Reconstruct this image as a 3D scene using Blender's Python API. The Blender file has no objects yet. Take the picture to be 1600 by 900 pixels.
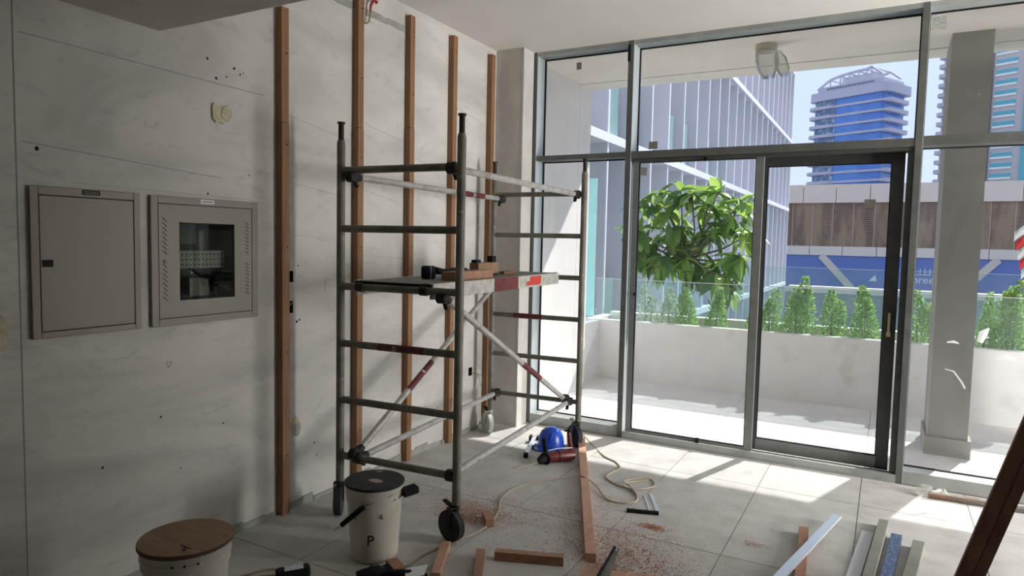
import bpy, bmesh, math, random
from mathutils import Vector, Matrix
D = bpy.data; C = bpy.context.scene.collection
PI = math.pi
V = Vector
# ------------------------------------------------------------------ camera
YAW, PITCH, ROLL, FPX = -0.5045, 0.068, 0.0209, 1059.57
CAM = V((3.0191, 0.0, 1.605))
F = V((math.sin(YAW)*math.cos(PITCH), math.cos(YAW)*math.cos(PITCH), -math.sin(PITCH)))
R = V((math.cos(YAW), -math.sin(YAW), 0)); U = R.cross(F)
R2 = R*math.cos(ROLL)+U*math.sin(ROLL); U2 = U*math.cos(ROLL)-R*math.sin(ROLL)
cd = D.cameras.new('camera'); cam = D.objects.new('camera', cd); C.objects.link(cam)
cd.sensor_width = 36; cd.sensor_fit = 'HORIZONTAL'; cd.lens = 36*FPX/1600
cd.clip_start = 0.05; cd.clip_end = 2000
m = Matrix((R2, U2, -F)).transposed().to_4x4(); m.translation = CAM
cam.matrix_world = m
bpy.context.scene.camera = cam
# ------------------------------------------------------------------ world, sun, exposure
vs = bpy.context.scene.view_settings
vs.view_transform = 'Standard'; vs.look = 'None'; vs.exposure = 0.0; vs.gamma = 1; vs.use_curve_mapping = False
w = D.worlds.new('sky'); bpy.context.scene.world = w; w.use_nodes = True
nt = w.node_tree; nt.nodes.clear()
tc = nt.nodes.new('ShaderNodeTexCoord'); sx = nt.nodes.new('ShaderNodeSeparateXYZ'); rp = nt.nodes.new('ShaderNodeValToRGB')
bg = nt.nodes.new('ShaderNodeBackground'); wo = nt.nodes.new('ShaderNodeOutputWorld')
nt.links.new(tc.outputs['Generated'], sx.inputs[0]); nt.links.new(sx.outputs['Z'], rp.inputs[0])
nt.links.new(rp.outputs[0], bg.inputs[0]); nt.links.new(bg.outputs[0], wo.inputs[0])
rp.color_ramp.elements[0].position = 0.0; rp.color_ramp.elements[0].color = (0.78, 0.90, 1.16, 1)
rp.color_ramp.elements[1].position = 1.0; rp.color_ramp.elements[1].color = (0.38, 0.56, 1.0, 1)
e = rp.color_ramp.elements.new(0.35); e.color = (0.66, 0.82, 1.14, 1)
bg.inputs[1].default_value = 1.06
SUN = V((-0.315, -1.0, -1.05))
sl = D.lights.new('sun', 'SUN'); so = D.objects.new('sun', sl); C.objects.link(so)
sl.energy = 8.8; sl.angle = math.radians(0.6); sl.color = (1.0, 0.97, 0.93)
so.rotation_euler = SUN.to_track_quat('-Z', 'Y').to_euler(); so.location = (4, 20, 20)

# added fill light behind an invented opening in the unseen right wall
al = D.lights.new('side_fill_light', 'AREA'); ao = D.objects.new('side_fill_light', al); C.objects.link(ao)
al.shape = 'RECTANGLE'; al.size = 1.2; al.size_y = 2.2; al.energy = 290; al.color = (1.0, 0.975, 0.935)
ao.location = (6.72, 4.5, 1.35); ao.rotation_euler = V((-1, 0.0, 0.12)).to_track_quat('-Z', 'Y').to_euler()
sc_ = bpy.context.scene
try: sc_.cycles.max_bounces = 16; sc_.cycles.diffuse_bounces = 8; sc_.cycles.transparent_max_bounces = 24
except Exception: pass

# ------------------------------------------------------------------ materials
def new_mat(name):
    mt = D.materials.new(name); mt.use_nodes = True
    n = mt.node_tree; n.nodes.clear()
    return mt, n, n.nodes.new('ShaderNodeOutputMaterial')
def lin(r, g, b):
    f = lambda c: (c/255/12.92) if c/255 <= .04045 else ((c/255+.055)/1.055)**2.4
    return (f(r), f(g), f(b), 1)
def mat(name, c1, rough=.7, metal=0, c2=None, scale=5, stretch=(1, 1, 1), lo=.35, hi=.65, bump=0, bscale=40, detail=6, dist=0, c3=None, s3=1.5, lo3=.5, hi3=.7):
    mt, n, out = new_mat(name)
    b = n.nodes.new('ShaderNodeBsdfPrincipled'); n.links.new(b.outputs[0], out.inputs[0])
    b.inputs['Base Color'].default_value = c1; b.inputs['Roughness'].default_value = rough; b.inputs['Metallic'].default_value = metal
    if c2 or bump or c3:
        t = n.nodes.new('ShaderNodeTexCoord'); mp = n.nodes.new('ShaderNodeMapping'); mp.inputs['Scale'].default_value = stretch
        n.links.new(t.outputs['Object'], mp.inputs[0])
        geo = n.nodes.new('ShaderNodeNewGeometry')
    col = None
    def layer(prev, cc, sc, l, h):
        no = n.nodes.new('ShaderNodeTexNoise'); no.inputs['Scale'].default_value = sc; no.inputs['Detail'].default_value = detail
        no.inputs['Distortion'].default_value = dist; no.inputs['Roughness'].default_value = .6
        n.links.new(mp.outputs[0], no.inputs[0])
        mr = n.nodes.new('ShaderNodeMapRange'); mr.inputs[1].default_value = l; mr.inputs[2].default_value = h
        n.links.new(no.outputs[0], mr.inputs[0])
        mx = n.nodes.new('ShaderNodeMix'); mx.data_type = 'RGBA'
        n.links.new(mr.outputs[0], mx.inputs['Factor'])
        if prev is None: mx.inputs['A'].default_value = c1
        else: n.links.new(prev, mx.inputs['A'])
        mx.inputs['B'].default_value = cc
        return mx.outputs['Result']
    if c2: col = layer(col, c2, scale, lo, hi)
    if c3: col = layer(col, c3, s3, lo3, hi3)
    if col: n.links.new(col, b.inputs['Base Color'])
    if bump:
        no = n.nodes.new('ShaderNodeTexNoise'); no.inputs['Scale'].default_value = bscale; no.inputs['Detail'].default_value = 5
        n.links.new(mp.outputs[0], no.inputs[0])
        bp = n.nodes.new('ShaderNodeBump'); bp.inputs['Strength'].default_value = bump; bp.inputs['Distance'].default_value = .01
        n.links.new(no.outputs[0], bp.inputs['Height']); n.links.new(bp.outputs[0], b.inputs['Normal'])
    return mt
def glass(name, tint, refl=1.45, dust=0.0, gl=(1, 1, 1, 1)):
    mt, n, out = new_mat(name)
    tr = n.nodes.new('ShaderNodeBsdfTransparent'); tr.inputs[0].default_value = tint
    g = n.nodes.new('ShaderNodeBsdfGlossy'); g.inputs['Roughness'].default_value = 0.02; g.inputs[0].default_value = gl
    fr = n.nodes.new('ShaderNodeFresnel'); fr.inputs[0].default_value = refl
    mx = n.nodes.new('ShaderNodeMixShader'); n.links.new(fr.outputs[0], mx.inputs[0]); n.links.new(tr.outputs[0], mx.inputs[1]); n.links.new(g.outputs[0], mx.inputs[2])
    last = mx
    if dust:
        df = n.nodes.new('ShaderNodeBsdfDiffuse'); df.inputs[0].default_value = (.8, .8, .8, 1)
        t = n.nodes.new('ShaderNodeTexCoord'); no = n.nodes.new('ShaderNodeTexNoise'); no.inputs['Scale'].default_value = 4; no.inputs['Detail'].default_value = 8
        n.links.new(t.outputs['Object'], no.inputs[0])
        mu = n.nodes.new('ShaderNodeMapRange'); mu.inputs[1].default_value = .35; mu.inputs[2].default_value = .75; mu.inputs[3].default_value = dust*.5; mu.inputs[4].default_value = dust*1.6
        n.links.new(no.outputs[0], mu.inputs[0])
        m2 = n.nodes.new('ShaderNodeMixShader'); n.links.new(mu.outputs[0], m2.inputs[0]); n.links.new(mx.outputs[0], m2.inputs[1]); n.links.new(df.outputs[0], m2.inputs[2]); last = m2
    n.links.new(last.outputs[0], out.inputs[0])
    return mt
def leafmat(name, c1, c2):
    mt, n, out = new_mat(name)
    oi = n.nodes.new('ShaderNodeObjectInfo'); geo = n.nodes.new('ShaderNodeNewGeometry')
    ad = n.nodes.new('ShaderNodeMath'); ad.operation = 'ADD'; n.links.new(oi.outputs['Random'], ad.inputs[0]); n.links.new(geo.outputs['Random Per Island'], ad.inputs[1])
    fr = n.nodes.new('ShaderNodeMath'); fr.operation = 'FRACT'; n.links.new(ad.outputs[0], fr.inputs[0])
    mx = n.nodes.new('ShaderNodeMix'); mx.data_type = 'RGBA'; mx.inputs['A'].default_value = c1; mx.inputs['B'].default_value = c2
    n.links.new(fr.outputs[0], mx.inputs['Factor'])
    b = n.nodes.new('ShaderNodeBsdfPrincipled'); b.inputs['Roughness'].default_value = .4
    t = n.nodes.new('ShaderNodeBsdfTranslucent')
    n.links.new(mx.outputs['Result'], b.inputs['Base Color']); n.links.new(mx.outputs['Result'], t.inputs[0])
    ms = n.nodes.new('ShaderNodeMixShader'); ms.inputs[0].default_value = .45
    n.links.new(b.outputs[0], ms.inputs[1]); n.links.new(t.outputs[0], ms.inputs[2]); n.links.new(ms.outputs[0], out.inputs[0])
    return mt

M = {}
M['plaster'] = mat('plaster_wall', (.63, .61, .58, 1), .9, c2=(.42, .41, .395, 1), scale=1.3, stretch=(1, .6, 1.6), lo=.42, hi=.78, bump=.25, bscale=25, dist=1.2, c3=(.42, .42, .42, 1), s3=9, lo3=.56, hi3=.82)
M['scuff'] = mat('plaster_scuff', (.40, .40, .38, 1), .95, c2=(.55, .54, .50, 1), scale=14)
M['plaster2'] = mat('plaster_column', (.62, .60, .56, 1), .9, c2=(.52, .51, .47, 1), scale=5, bump=.2)
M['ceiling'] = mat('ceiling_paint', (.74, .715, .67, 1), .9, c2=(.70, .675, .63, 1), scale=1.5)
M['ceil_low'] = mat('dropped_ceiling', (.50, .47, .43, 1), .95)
M['tile'] = mat('stone_floor_tile', (.56, .55, .53, 1), .75, c2=(.45, .44, .42, 1), scale=6, bump=.12, bscale=60, c3=(.36, .34, .31, 1), s3=1.6, lo3=.55, hi3=.85, lo=.42, hi=.72)
M['grout'] = mat('grout', (.20, .19, .17, 1), .9)
M['tile_out'] = mat('terrace_tile', (.86, .82, .80, 1), .75, c2=(.80, .76, .74, 1), scale=3, lo=.4, hi=.7, c3=(.55, .52, .48, 1), s3=8, lo3=.62, hi3=.8)
M['parapet'] = mat('parapet_paint', (.86, .845, .835, 1), .9, c2=(.80, .785, .775, 1), scale=2.5, bump=.1, c3=(.48, .45, .42, 1), s3=2, lo3=.58, hi3=.85)
M['ext_wall'] = mat('exterior_wall_paint', (.84, .82, .80, 1), .9, c2=(.79, .77, .75, 1), scale=2)
M['soffit'] = mat('soffit_paint', (.86, .80, .72, 1), .9, c2=(.82, .755, .68, 1), scale=3)
M['ext_col'] = mat('exterior_column_paint', (.33, .32, .305, 1), .9, c2=(.285, .275, .26, 1), scale=3, c3=(.55, .54, .53, 1), s3=12, lo3=.70, hi3=.76)
M['alu'] = mat('aluminium_frame', (.15, .155, .15, 1), .5, .2, c2=(.11, .115, .11, 1), scale=9)
M['alu_light'] = mat('light_aluminium', (.40, .42, .415, 1), .4, .3, c2=(.33, .35, .34, 1), scale=9)
M['alu_stile'] = mat('grey_stile', (.25, .26, .255, 1), .45, .25, c2=(.20, .21, .205, 1), scale=9)
M['alu_lit'] = mat('aluminium_lit_side', (.52, .58, .60, 1), .45, .2)  # paler copy of the frame aluminium, for the lit sides of mullions
M['gasket'] = mat('black_gasket', (.012, .012, .014, 1), .6)
M['dkalu'] = mat('dark_aluminium', (.085, .087, .083, 1), .5, .2, c2=(.06, .062, .06, 1), scale=12)
M['glass'] = glass('window_glass', (.985, .99, .985, 1), 1.33, dust=.022)
M['rail_glass'] = glass('railing_glass', (.89, .96, .95, 1), 1.35, dust=.05)
M['teal_glass'] = mat('teal_frosted_glass', (.36, .72, .66, 1), .3, c2=(.42, .78, .72, 1), scale=2)
M['balu_glass'] = mat('green_balustrade_glass', (.17, .30, .29, 1), .15, c2=(.24, .38, .36, 1), scale=1)
M['wood'] = mat('reddish_timber', (.30, .155, .075, 1), .65, c2=(.20, .10, .045, 1), scale=6, stretch=(6, 6, .6), lo=.35, hi=.7, bump=.1, bscale=60)
M['woodx'] = mat('reddish_timber_flat', (.38, .205, .13, 1), .65, c2=(.28, .14, .085, 1), scale=7, stretch=(5, 5, 5), lo=.35, hi=.7, bump=.1, bscale=60)
M['wood_pink'] = mat('pale_pink_timber', (.56, .33, .23, 1), .65, c2=(.45, .25, .16, 1), scale=8, stretch=(4, 1, 4))
M['ply'] = mat('plywood_lid', (.30, .19, .11, 1), .6, c2=(.22, .13, .07, 1), scale=5, stretch=(1, 5, 1), c3=(.14, .09, .06, 1), s3=9, lo3=.62, hi3=.75)
M['plyedge'] = mat('plywood_edge', (.10, .05, .03, 1), .7)
M['leanwood'] = mat('dark_plank', (.30, .16, .09, 1), .6, c2=(.20, .10, .055, 1), scale=5, stretch=(4, 4, 1))
M['steel'] = mat('scaffold_tube', (.20, .19, .16, 1), .6, .15, c2=(.12, .115, .09, 1), scale=8, lo=.4, hi=.65, c3=(.42, .41, .36, 1), s3=22, lo3=.62, hi3=.75)
M['brace'] = mat('galvanised_brace', (.50, .48, .46, 1), .45, .35, c2=(.33, .31, .29, 1), scale=14, lo=.45, hi=.7, c3=(.20, .17, .17, 1), s3=30, lo3=.60, hi3=.70)
M['clamp'] = mat('dark_clamp', (.04, .038, .035, 1), .5, .4)
M['redtape'] = mat('dark_red_band', (.16, .025, .025, 1), .55, c2=(.08, .015, .015, 1), scale=20)
M['redpaint'] = mat('red_paint', (.55, .05, .04, 1), .5, c2=(.40, .03, .03, 1), scale=30)
M['deck'] = mat('deck_board', (.20, .20, .18, 1), .7, c2=(.14, .14, .12, 1), scale=10)
M['deckbeam'] = mat('deck_beam', (.55, .54, .49, 1), .5, .2, c2=(.36, .35, .31, 1), scale=20)
M['rubber'] = mat('caster_rubber', (.025, .028, .032, 1), .75, c2=(.05, .053, .056, 1), scale=12)
M['castergrey'] = mat('pale_caster', (.42, .45, .40, 1), .55)
M['white_pl'] = mat('white_bucket_plastic', (.60, .57, .50, 1), .45, c2=(.48, .44, .36, 1), scale=5, lo=.45, hi=.75, c3=(.30, .26, .20, 1), s3=11, lo3=.64, hi3=.78)
M['black'] = mat('black_plastic', (.010, .010, .012, 1), .65)
M['black'].node_tree.nodes['Principled BSDF'].inputs['Specular IOR Level'].default_value = .2
M['blacklid'] = mat('black_board', (.028, .03, .036, 1), .55, c2=(.05, .05, .055, 1), scale=15, c3=(.25, .22, .19, 1), s3=6, lo3=.72, hi3=.75)
M['label'] = mat('torn_label', (.42, .32, .27, 1), .8)
M['box'] = mat('cabinet_paint', (.26, .232, .19, 1), .45, c2=(.245, .22, .18, 1), scale=3)
M['boxdark'] = mat('cabinet_gap', (.015, .012, .01, 1), .8)
M['boxin'] = mat('cabinet_inside', (.17, .17, .15, 1), .6)
M['steelplate'] = mat('perforated_plate', (.55, .55, .45, 1), .5)
M['cab_glass'] = glass('cabinet_glass', (.75, .78, .78, 1), 1.5)
M['white'] = mat('white_paint', (.78, .79, .80, 1), .5)
M['paper'] = mat('white_paper', (.75, .76, .78, 1), .8)
M['sticker'] = mat('glass_sticker', (.42, .43, .38, 1), .8, c2=(.25, .25, .22, 1), scale=60)
M['wrap'] = mat('clear_wrap', (.62, .65, .66, 1), .3, c2=(.45, .48, .50, 1), scale=30)
M['bluewrap'] = mat('blue_wrapped_film', (.10, .15, .28, 1), .25, .3, c2=(.30, .36, .48, 1), scale=30, stretch=(3, 1, 1), lo=.5, hi=.7, bump=.4)
M['grey_prof'] = mat('grey_plaster_batten', (.27, .27, .23, 1), .8, c2=(.22, .22, .19, 1), scale=8)
M['alu_strip'] = mat('aluminium_strip', (.68, .74, .80, 1), .35, .4)
M['white_strip'] = mat('white_strip', (.66, .67, .72, 1), .6)
M['blue_hat'] = mat('blue_helmet_plastic', (.015, .07, .45, 1), .3)
M['redtool'] = mat('red_tool_casing', (.095, .008, .011, 1), .4, c2=(.14, .014, .015, 1), scale=8)
M['cable'] = mat('tan_cable', (.42, .36, .26, 1), .6)
M['chips'] = mat('sawdust', (.42, .17, .08, 1), .9)
M['chips2'] = mat('dark_shaving', (.14, .08, .055, 1), .9)
M['dust_pile'] = mat('fine_sawdust', (.45, .22, .12, 1), .95, c2=(.32, .14, .07, 1), scale=40)
M['putty'] = mat('yellow_putty', (.62, .58, .42, 1), .9, c2=(.45, .41, .28, 1), scale=20, bump=.3)
M['cement'] = mat('grey_cement', (.36, .37, .34, 1), .95, c2=(.28, .29, .27, 1), scale=20, bump=.3)
M['chalk'] = mat('blue_chalk', (.27, .29, .33, 1), .95)
M['chalk_pale'] = mat('pencil_line', (.34, .35, .36, 1), .95)
M['hole'] = mat('dark_hole', (.01, .008, .008, 1), .9)
M['wire'] = mat('yellow_green_wire', (.25, .27, .08, 1), .5)
M['wirered'] = mat('red_wire', (.40, .02, .03, 1), .5)
M['wirebr'] = mat('brown_wire', (.10, .07, .04, 1), .5)
M['fac'] = mat('facade_panel', (.54, .54, .57, 1), .8, c2=(.50, .50, .53, 1), scale=.5)
M['fin'] = mat('facade_fin', (.56, .56, .60, 1), .7)
M['slab'] = mat('facade_slab', (.80, .80, .84, 1), .7)
M['facdark'] = mat('facade_glazing', (.10, .12, .16, 1), .2)
M['faclow'] = mat('facade_base', (.24, .29, .33, 1), .6)
M['mall'] = mat('mall_panel', (.82, .66, .54, 1), .8, c2=(.77, .61, .50, 1), scale=.3)
M['malllow'] = mat('mall_band', (.76, .65, .55, 1), .8)
M['louver'] = mat('louver_slat', (.46, .33, .25, 1), .7)
M['louverback'] = mat('louver_backing', (.22, .15, .11, 1), .8, c2=(.52, .37, .24, 1), scale=.22, stretch=(2.5, 1, .5), lo=.44, hi=.56)
M['hoard'] = mat('blue_hoarding', (.12, .19, .46, 1), .7)
M['strut'] = mat('beige_strut', (.66, .58, .48, 1), .8)
M['street'] = mat('asphalt', (.16, .17, .19, 1), .9)
M['podium'] = mat('podium_wall', (.14, .21, .26, 1), .6, c2=(.10, .16, .20, 1), scale=1.2)
M['t_glass'] = mat('tower_blue_glass', (.06, .19, .58, 1), .15, c2=(.10, .26, .66, 1), scale=.12)
M['t_glass2'] = mat('tower_dark_glass', (.10, .17, .30, 1), .3, c2=(.30, .44, .58, 1), scale=.6, lo=.5, hi=.6)
M['t_slab'] = mat('tower_slab', (.48, .46, .55, 1), .7)
M['t2_wall'] = mat('tower_wall', (.50, .46, .47, 1), .8)
M['t2_glass'] = mat('tower_teal_glass', (.07, .38, .46, 1), .2)
M['t2_sill'] = mat('tower_white_sill', (.78, .78, .76, 1), .7)
M['soil'] = mat('planter_soil', (.13, .10, .075, 1), .95, c2=(.26, .22, .17, 1), scale=25, bump=.5)
M['bark'] = mat('grey_bark', (.20, .17, .12, 1), .9, c2=(.13, .11, .08, 1), scale=12)
M['leaf'] = leafmat('frangipani_leaf', (.06, .16, .03, 1), (.44, .62, .13, 1))
M['shrub'] = leafmat('shrub_leaf', (.17, .33, .09, 1), (.50, .72, .25, 1))
M['shrubpale'] = leafmat('shrub_leaf_pale', (.24, .34, .20, 1), (.52, .64, .42, 1))
M['flag_r'] = mat('flag_red', (.72, .02, .03, 1), .7)
M['lampshade'] = mat('lamp_dome', (.58, .52, .40, 1), .5)
M['plastic_bag'] = glass('plastic_bag', (.92, .92, .90, 1), 1.3, dust=.16)

for k in ('tile', 'tile_out'): M[k].node_tree.nodes['Principled BSDF'].inputs['Specular IOR Level'].default_value = .12
for k in ('blacklid', 'rubber', 'clamp', 'gasket'): M[k].node_tree.nodes['Principled BSDF'].inputs['Specular IOR Level'].default_value = .15
# ------------------------------------------------------------------ mesh helpers
class MB:
    def __init__(s): s.v = []; s.f = []
    def quad(s, *p):
        n = len(s.v); s.v += [tuple(q) for q in p]; s.f.append(tuple(range(n, n+len(p)))); return s
    def box(s, x0, y0, z0, x1, y1, z1):
        return s.beam_box(V(((x0+x1)/2, (y0+y1)/2, (z0+z1)/2)), V((abs(x1-x0)/2, 0, 0)), V((0, abs(y1-y0)/2, 0)), V((0, 0, abs(z1-z0)/2)))
    def beam_box(s, c, a, b, d):
        n = len(s.v)
        for i in (-1, 1):
            for j in (-1, 1):
                for k in (-1, 1): s.v.append(tuple(c+a*i+b*j+d*k))
        s.f += [(n, n+1, n+3, n+2), (n+4, n+6, n+7, n+5), (n, n+4, n+5, n+1), (n+2, n+3, n+7, n+6), (n, n+2, n+6, n+4), (n+1, n+5, n+7, n+3)]
        return s
    def beam(s, p0, p1, wd, ht, up=V((0, 0, 1))):
        p0 = V(p0); p1 = V(p1); d = p1-p0; dn = d.normalized(); sd = dn.cross(V(up))
        if sd.length < 1e-4: sd = dn.cross(V((1, 0, 0)))
        sd.normalize(); u = sd.cross(dn).normalized()
        return s.beam_box((p0+p1)/2, d/2, sd*wd/2, u*ht/2)
    def tube(s, pts, r, n=14, cap=True):
        pts = [V(p) for p in pts]; rr = r if isinstance(r, (list, tuple)) else [r]*len(pts)
        prev = None; base = len(s.v); u = None
        for i, p in enumerate(pts):
            d = (pts[min(i+1, len(pts)-1)]-pts[max(i-1, 0)])
            d = d.normalized() if d.length > 1e-9 else V((0, 0, 1))
            if u is None:
                u = d.cross(V((0, 0, 1)) if abs(d.z) < .9 else V((1, 0, 0))).normalized()
            else:
                u = (u-d*u.dot(d)).normalized()
            w_ = d.cross(u)
            for k in range(n):
                a = 2*PI*k/n; s.v.append(tuple(p+(u*math.cos(a)+w_*math.sin(a))*rr[i]))
        for i in range(len(pts)-1):
            for k in range(n):
                a = base+i*n+k; b = base+i*n+(k+1) % n
                s.f.append((a, b, b+n, a+n))
        if cap:
            s.f.append(tuple(base+k for k in range(n))[::-1]); s.f.append(tuple(base+(len(pts)-1)*n+k for k in range(n)))
        return s
    def lathe(s, c, prof, n=40, axis='z'):
        c = V(c); base = len(s.v)
        for (r, h) in prof:
            for k in range(n):
                a = 2*PI*k/n
                q = V((r*math.cos(a), r*math.sin(a), h))
                if axis == 'x': q = V((q.z, q.x, q.y))
                elif axis == 'y': q = V((q.x, q.z, q.y))
                s.v.append(tuple(c+q))
        for i in range(len(prof)-1):
            for k in range(n):
                a = base+i*n+k; b = base+i*n+(k+1) % n
                s.f.append((a, b, b+n, a+n))
        return s
    def prism(s, poly, z0, z1):
        n = len(s.v); k = len(poly)
        s.v += [(x, y, z0) for x, y in poly]+[(x, y, z1) for x, y in poly]
        s.f.append(tuple(range(n, n+k))[::-1]); s.f.append(tuple(range(n+k, n+2*k)))
        for i in range(k): s.f.append((n+i, n+(i+1) % k, n+k+(i+1) % k, n+k+i))
        return s
    def mesh(s, name, mt, smooth=False):
        me = D.meshes.new(name); me.from_pydata(s.v, [], s.f); me.materials.append(mt)
        b = bmesh.new(); b.from_mesh(me); bmesh.ops.recalc_face_normals(b, faces=b.faces); b.to_mesh(me); b.free()
        if smooth: me.polygons.foreach_set('use_smooth', [True]*len(me.polygons))
        return me
def put(name, mb, mt, parent=None, smooth=False, off=None, bevel=0, sharp=None):
    """link a mesh built in world coordinates; under a parent the parent's location is taken off"""
    if parent is not None:
        wl = V(parent.get('_o', (0, 0, 0)))
        if not parent.get('_local'): mb.v = [tuple(V(q)-wl) for q in mb.v]
    me = mb.mesh(name, mt, smooth)
    if smooth:
        try: me.set_sharp_from_angle(angle=math.radians(40))
        except Exception: pass
    o = D.objects.new(name, me); C.objects.link(o)
    if parent is not None:
        o.parent = parent
        o['_o'] = (0, 0, 0)
        o['_o'] = tuple(wl); 
        if parent.get('_local'): o['_local'] = True
    if bevel:
        bm_ = o.modifiers.new('bevel', 'BEVEL'); bm_.width = bevel; bm_.segments = 1; bm_.limit_method = 'ANGLE'
    return o
def tag(o, label=None, cat=None, group=None, kind=None):
    if label: o['label'] = label
    if cat: o['category'] = cat
    if group: o['group'] = group
    if kind: o['kind'] = kind
    return o
def thing(name, label, cat, loc=(0, 0, 0), group=None, rz=0, local=False, kind=None):
    o = D.objects.new(name, None); C.objects.link(o); o.location = loc; o.rotation_euler = (0, 0, rz)
    o['_o'] = tuple(loc)
    if local: o['_local'] = True
    return tag(o, label, cat, group, kind)
def single(name, mb, mt, label, cat, group=None, loc=None, smooth=False, bevel=0, kind=None):
    xs = [q[0] for q in mb.v]; ys = [q[1] for q in mb.v]; zs = [q[2] for q in mb.v]
    c = V(((min(xs)+max(xs))/2, (min(ys)+max(ys))/2, min(zs)))
    mb.v = [tuple(V(q)-c) for q in mb.v]
    o = put(name, mb, mt, None, smooth, bevel=bevel); o.location = c
    return tag(o, label, cat, group, kind)
def struct(name, mb=None, mt=None):
    if mb is None:
        o = D.objects.new(name, None); C.objects.link(o); o['_o'] = (0, 0, 0)
    else: o = put(name, mb, mt); o['_o'] = (0, 0, 0)
    o['kind'] = 'structure'
    return o
def text(name, body, size, mtx, mt, parent, ext=.0005, label=None):
    cu = D.curves.new(name, 'FONT'); cu.body = body; cu.size = size; cu.extrude = ext; cu.align_x = 'CENTER'; cu.align_y = 'CENTER'
    o = D.objects.new(name, cu); C.objects.link(o)
    dg = bpy.context.evaluated_depsgraph_get(); me = D.meshes.new_from_object(o.evaluated_get(dg)); D.objects.remove(o)
    me.materials.clear(); me.materials.append(mt); me.transform(mtx)
    wl = V(parent.get('_o', (0, 0, 0)))
    if not parent.get('_local'): me.transform(Matrix.Translation(-wl))
    o = D.objects.new(name, me); C.objects.link(o); o.parent = parent
    if label: o['label'] = label
    return o
def frame_m(pos, xdir, ydir):
    x = V(xdir).normalized(); y = V(ydir); y = (y-x*y.dot(x)).normalized(); z = x.cross(y)
    mm = Matrix((x, y, z)).transposed().to_4x4(); mm.translation = V(pos); return mm

# ================================================================== ROOM SHELL
YW, H, XR, YB = 5.316, 3.2326, 6.5, -2.8
holes = [(2.098, 2.415, 1.286, 1.665), (2.772, 2.832, 1.345, 1.41), (2.772, 2.83, 1.165, 1.235), (4.745, 4.80, .475, .545)]
def grid_wall():
    ys = sorted({YB, YW+.15} | {q for h in holes for q in h[:2]}); zs = sorted({0.0, H} | {q for h in holes for q in h[2:]})
    b = MB()
    for y0, y1 in zip(ys, ys[1:]):
        for z0, z1 in zip(zs, zs[1:]):
            if any(h[0] <= y0+1e-6 and y1 <= h[1]+1e-6 and h[2] <= z0+1e-6 and z1 <= h[3]+1e-6 for h in holes): continue
            b.quad((0, y0, z0), (0, y1, z0), (0, y1, z1), (0, y0, z1))
    b.box(-.35, YB, 0, -.16, YW+.15, H)
    return b
wl_ = struct('wall_left', grid_wall(), M['plaster'])
def recess(h, d, mt, parent=wl_, name='recess'):
    y0, y1, z0, z1 = h; b = MB()
    b.quad((-d, y0, z0), (-d, y1, z0), (-d, y1, z1), (-d, y0, z1))
    b.quad((0, y0, z0), (-d, y0, z0), (-d, y0, z1), (0, y0, z1)); b.quad((0, y1, z0), (-d, y1, z0), (-d, y1, z1), (0, y1, z1))
    b.quad((0, y0, z0), (0, y1, z0), (-d, y1, z0), (-d, y0, z0)); b.quad((0, y0, z1), (0, y1, z1), (-d, y1, z1), (-d, y0, z1))
    return put(name, b, mt, parent)
for h in holes[1:]: recess(h, .05, M['hole'], name='socket_recess')
struct('wall_back', MB().box(-.35, YB-.2, 0, XR+.3, YB, H), M['plaster2'])
struct('wall_right', MB().box(XR, YB, 0, XR+.25, 3.1, H).box(XR, 5.1, 0, XR+.25, YW+.15, H).box(XR, 3.1, 0, XR+.25, 3.85, H).box(XR, 3.85, 0, XR+.25, 5.15, .2).box(XR, 3.85, 2.55, XR+.25, 5.15, H).box(4.85, YB, 0, 4.97, 4.03, H), M['plaster2'])  # unseen; opening and inner partition added to shape the side fill light
struct('ceiling', MB().box(-.35, YB-.2, H, XR+.3, YW+.2, H+.35), M['ceiling'])
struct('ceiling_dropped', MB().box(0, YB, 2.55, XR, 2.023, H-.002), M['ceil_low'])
struct('column_corner', MB().box(0.0, 5.109, 0, .252, YW+.15, H-.001).box(.24, 5.109, 0, .269, 5.29, H-.001), M['plaster2'])
# floor: slab with single tiles
fl = struct('floor', MB().box(-.35, YB-.2, -.2, XR+.3, YW-.02, -.003), M['grout'])
tw, th, tx, ty, g = .6027, 1.1676, 1.7331, 4.7137, .0025
random.seed(2)
for i in range(-3, 8):
    for j in range(-1, 7):
        x0 = max(0, tx+i*tw+g); x1 = min(XR, tx+(i+1)*tw-g); y1 = min(YW-.022, ty-j*th-g); y0 = max(YB, ty-(j+1)*th+g)
        if x1-x0 < .02 or y1-y0 < .02: continue
        t = MB().box(x0, y0, -.0028, x1, y1, random.uniform(-.0004, 0.0))
        put('tile', t, M['tile'], fl)
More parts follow.
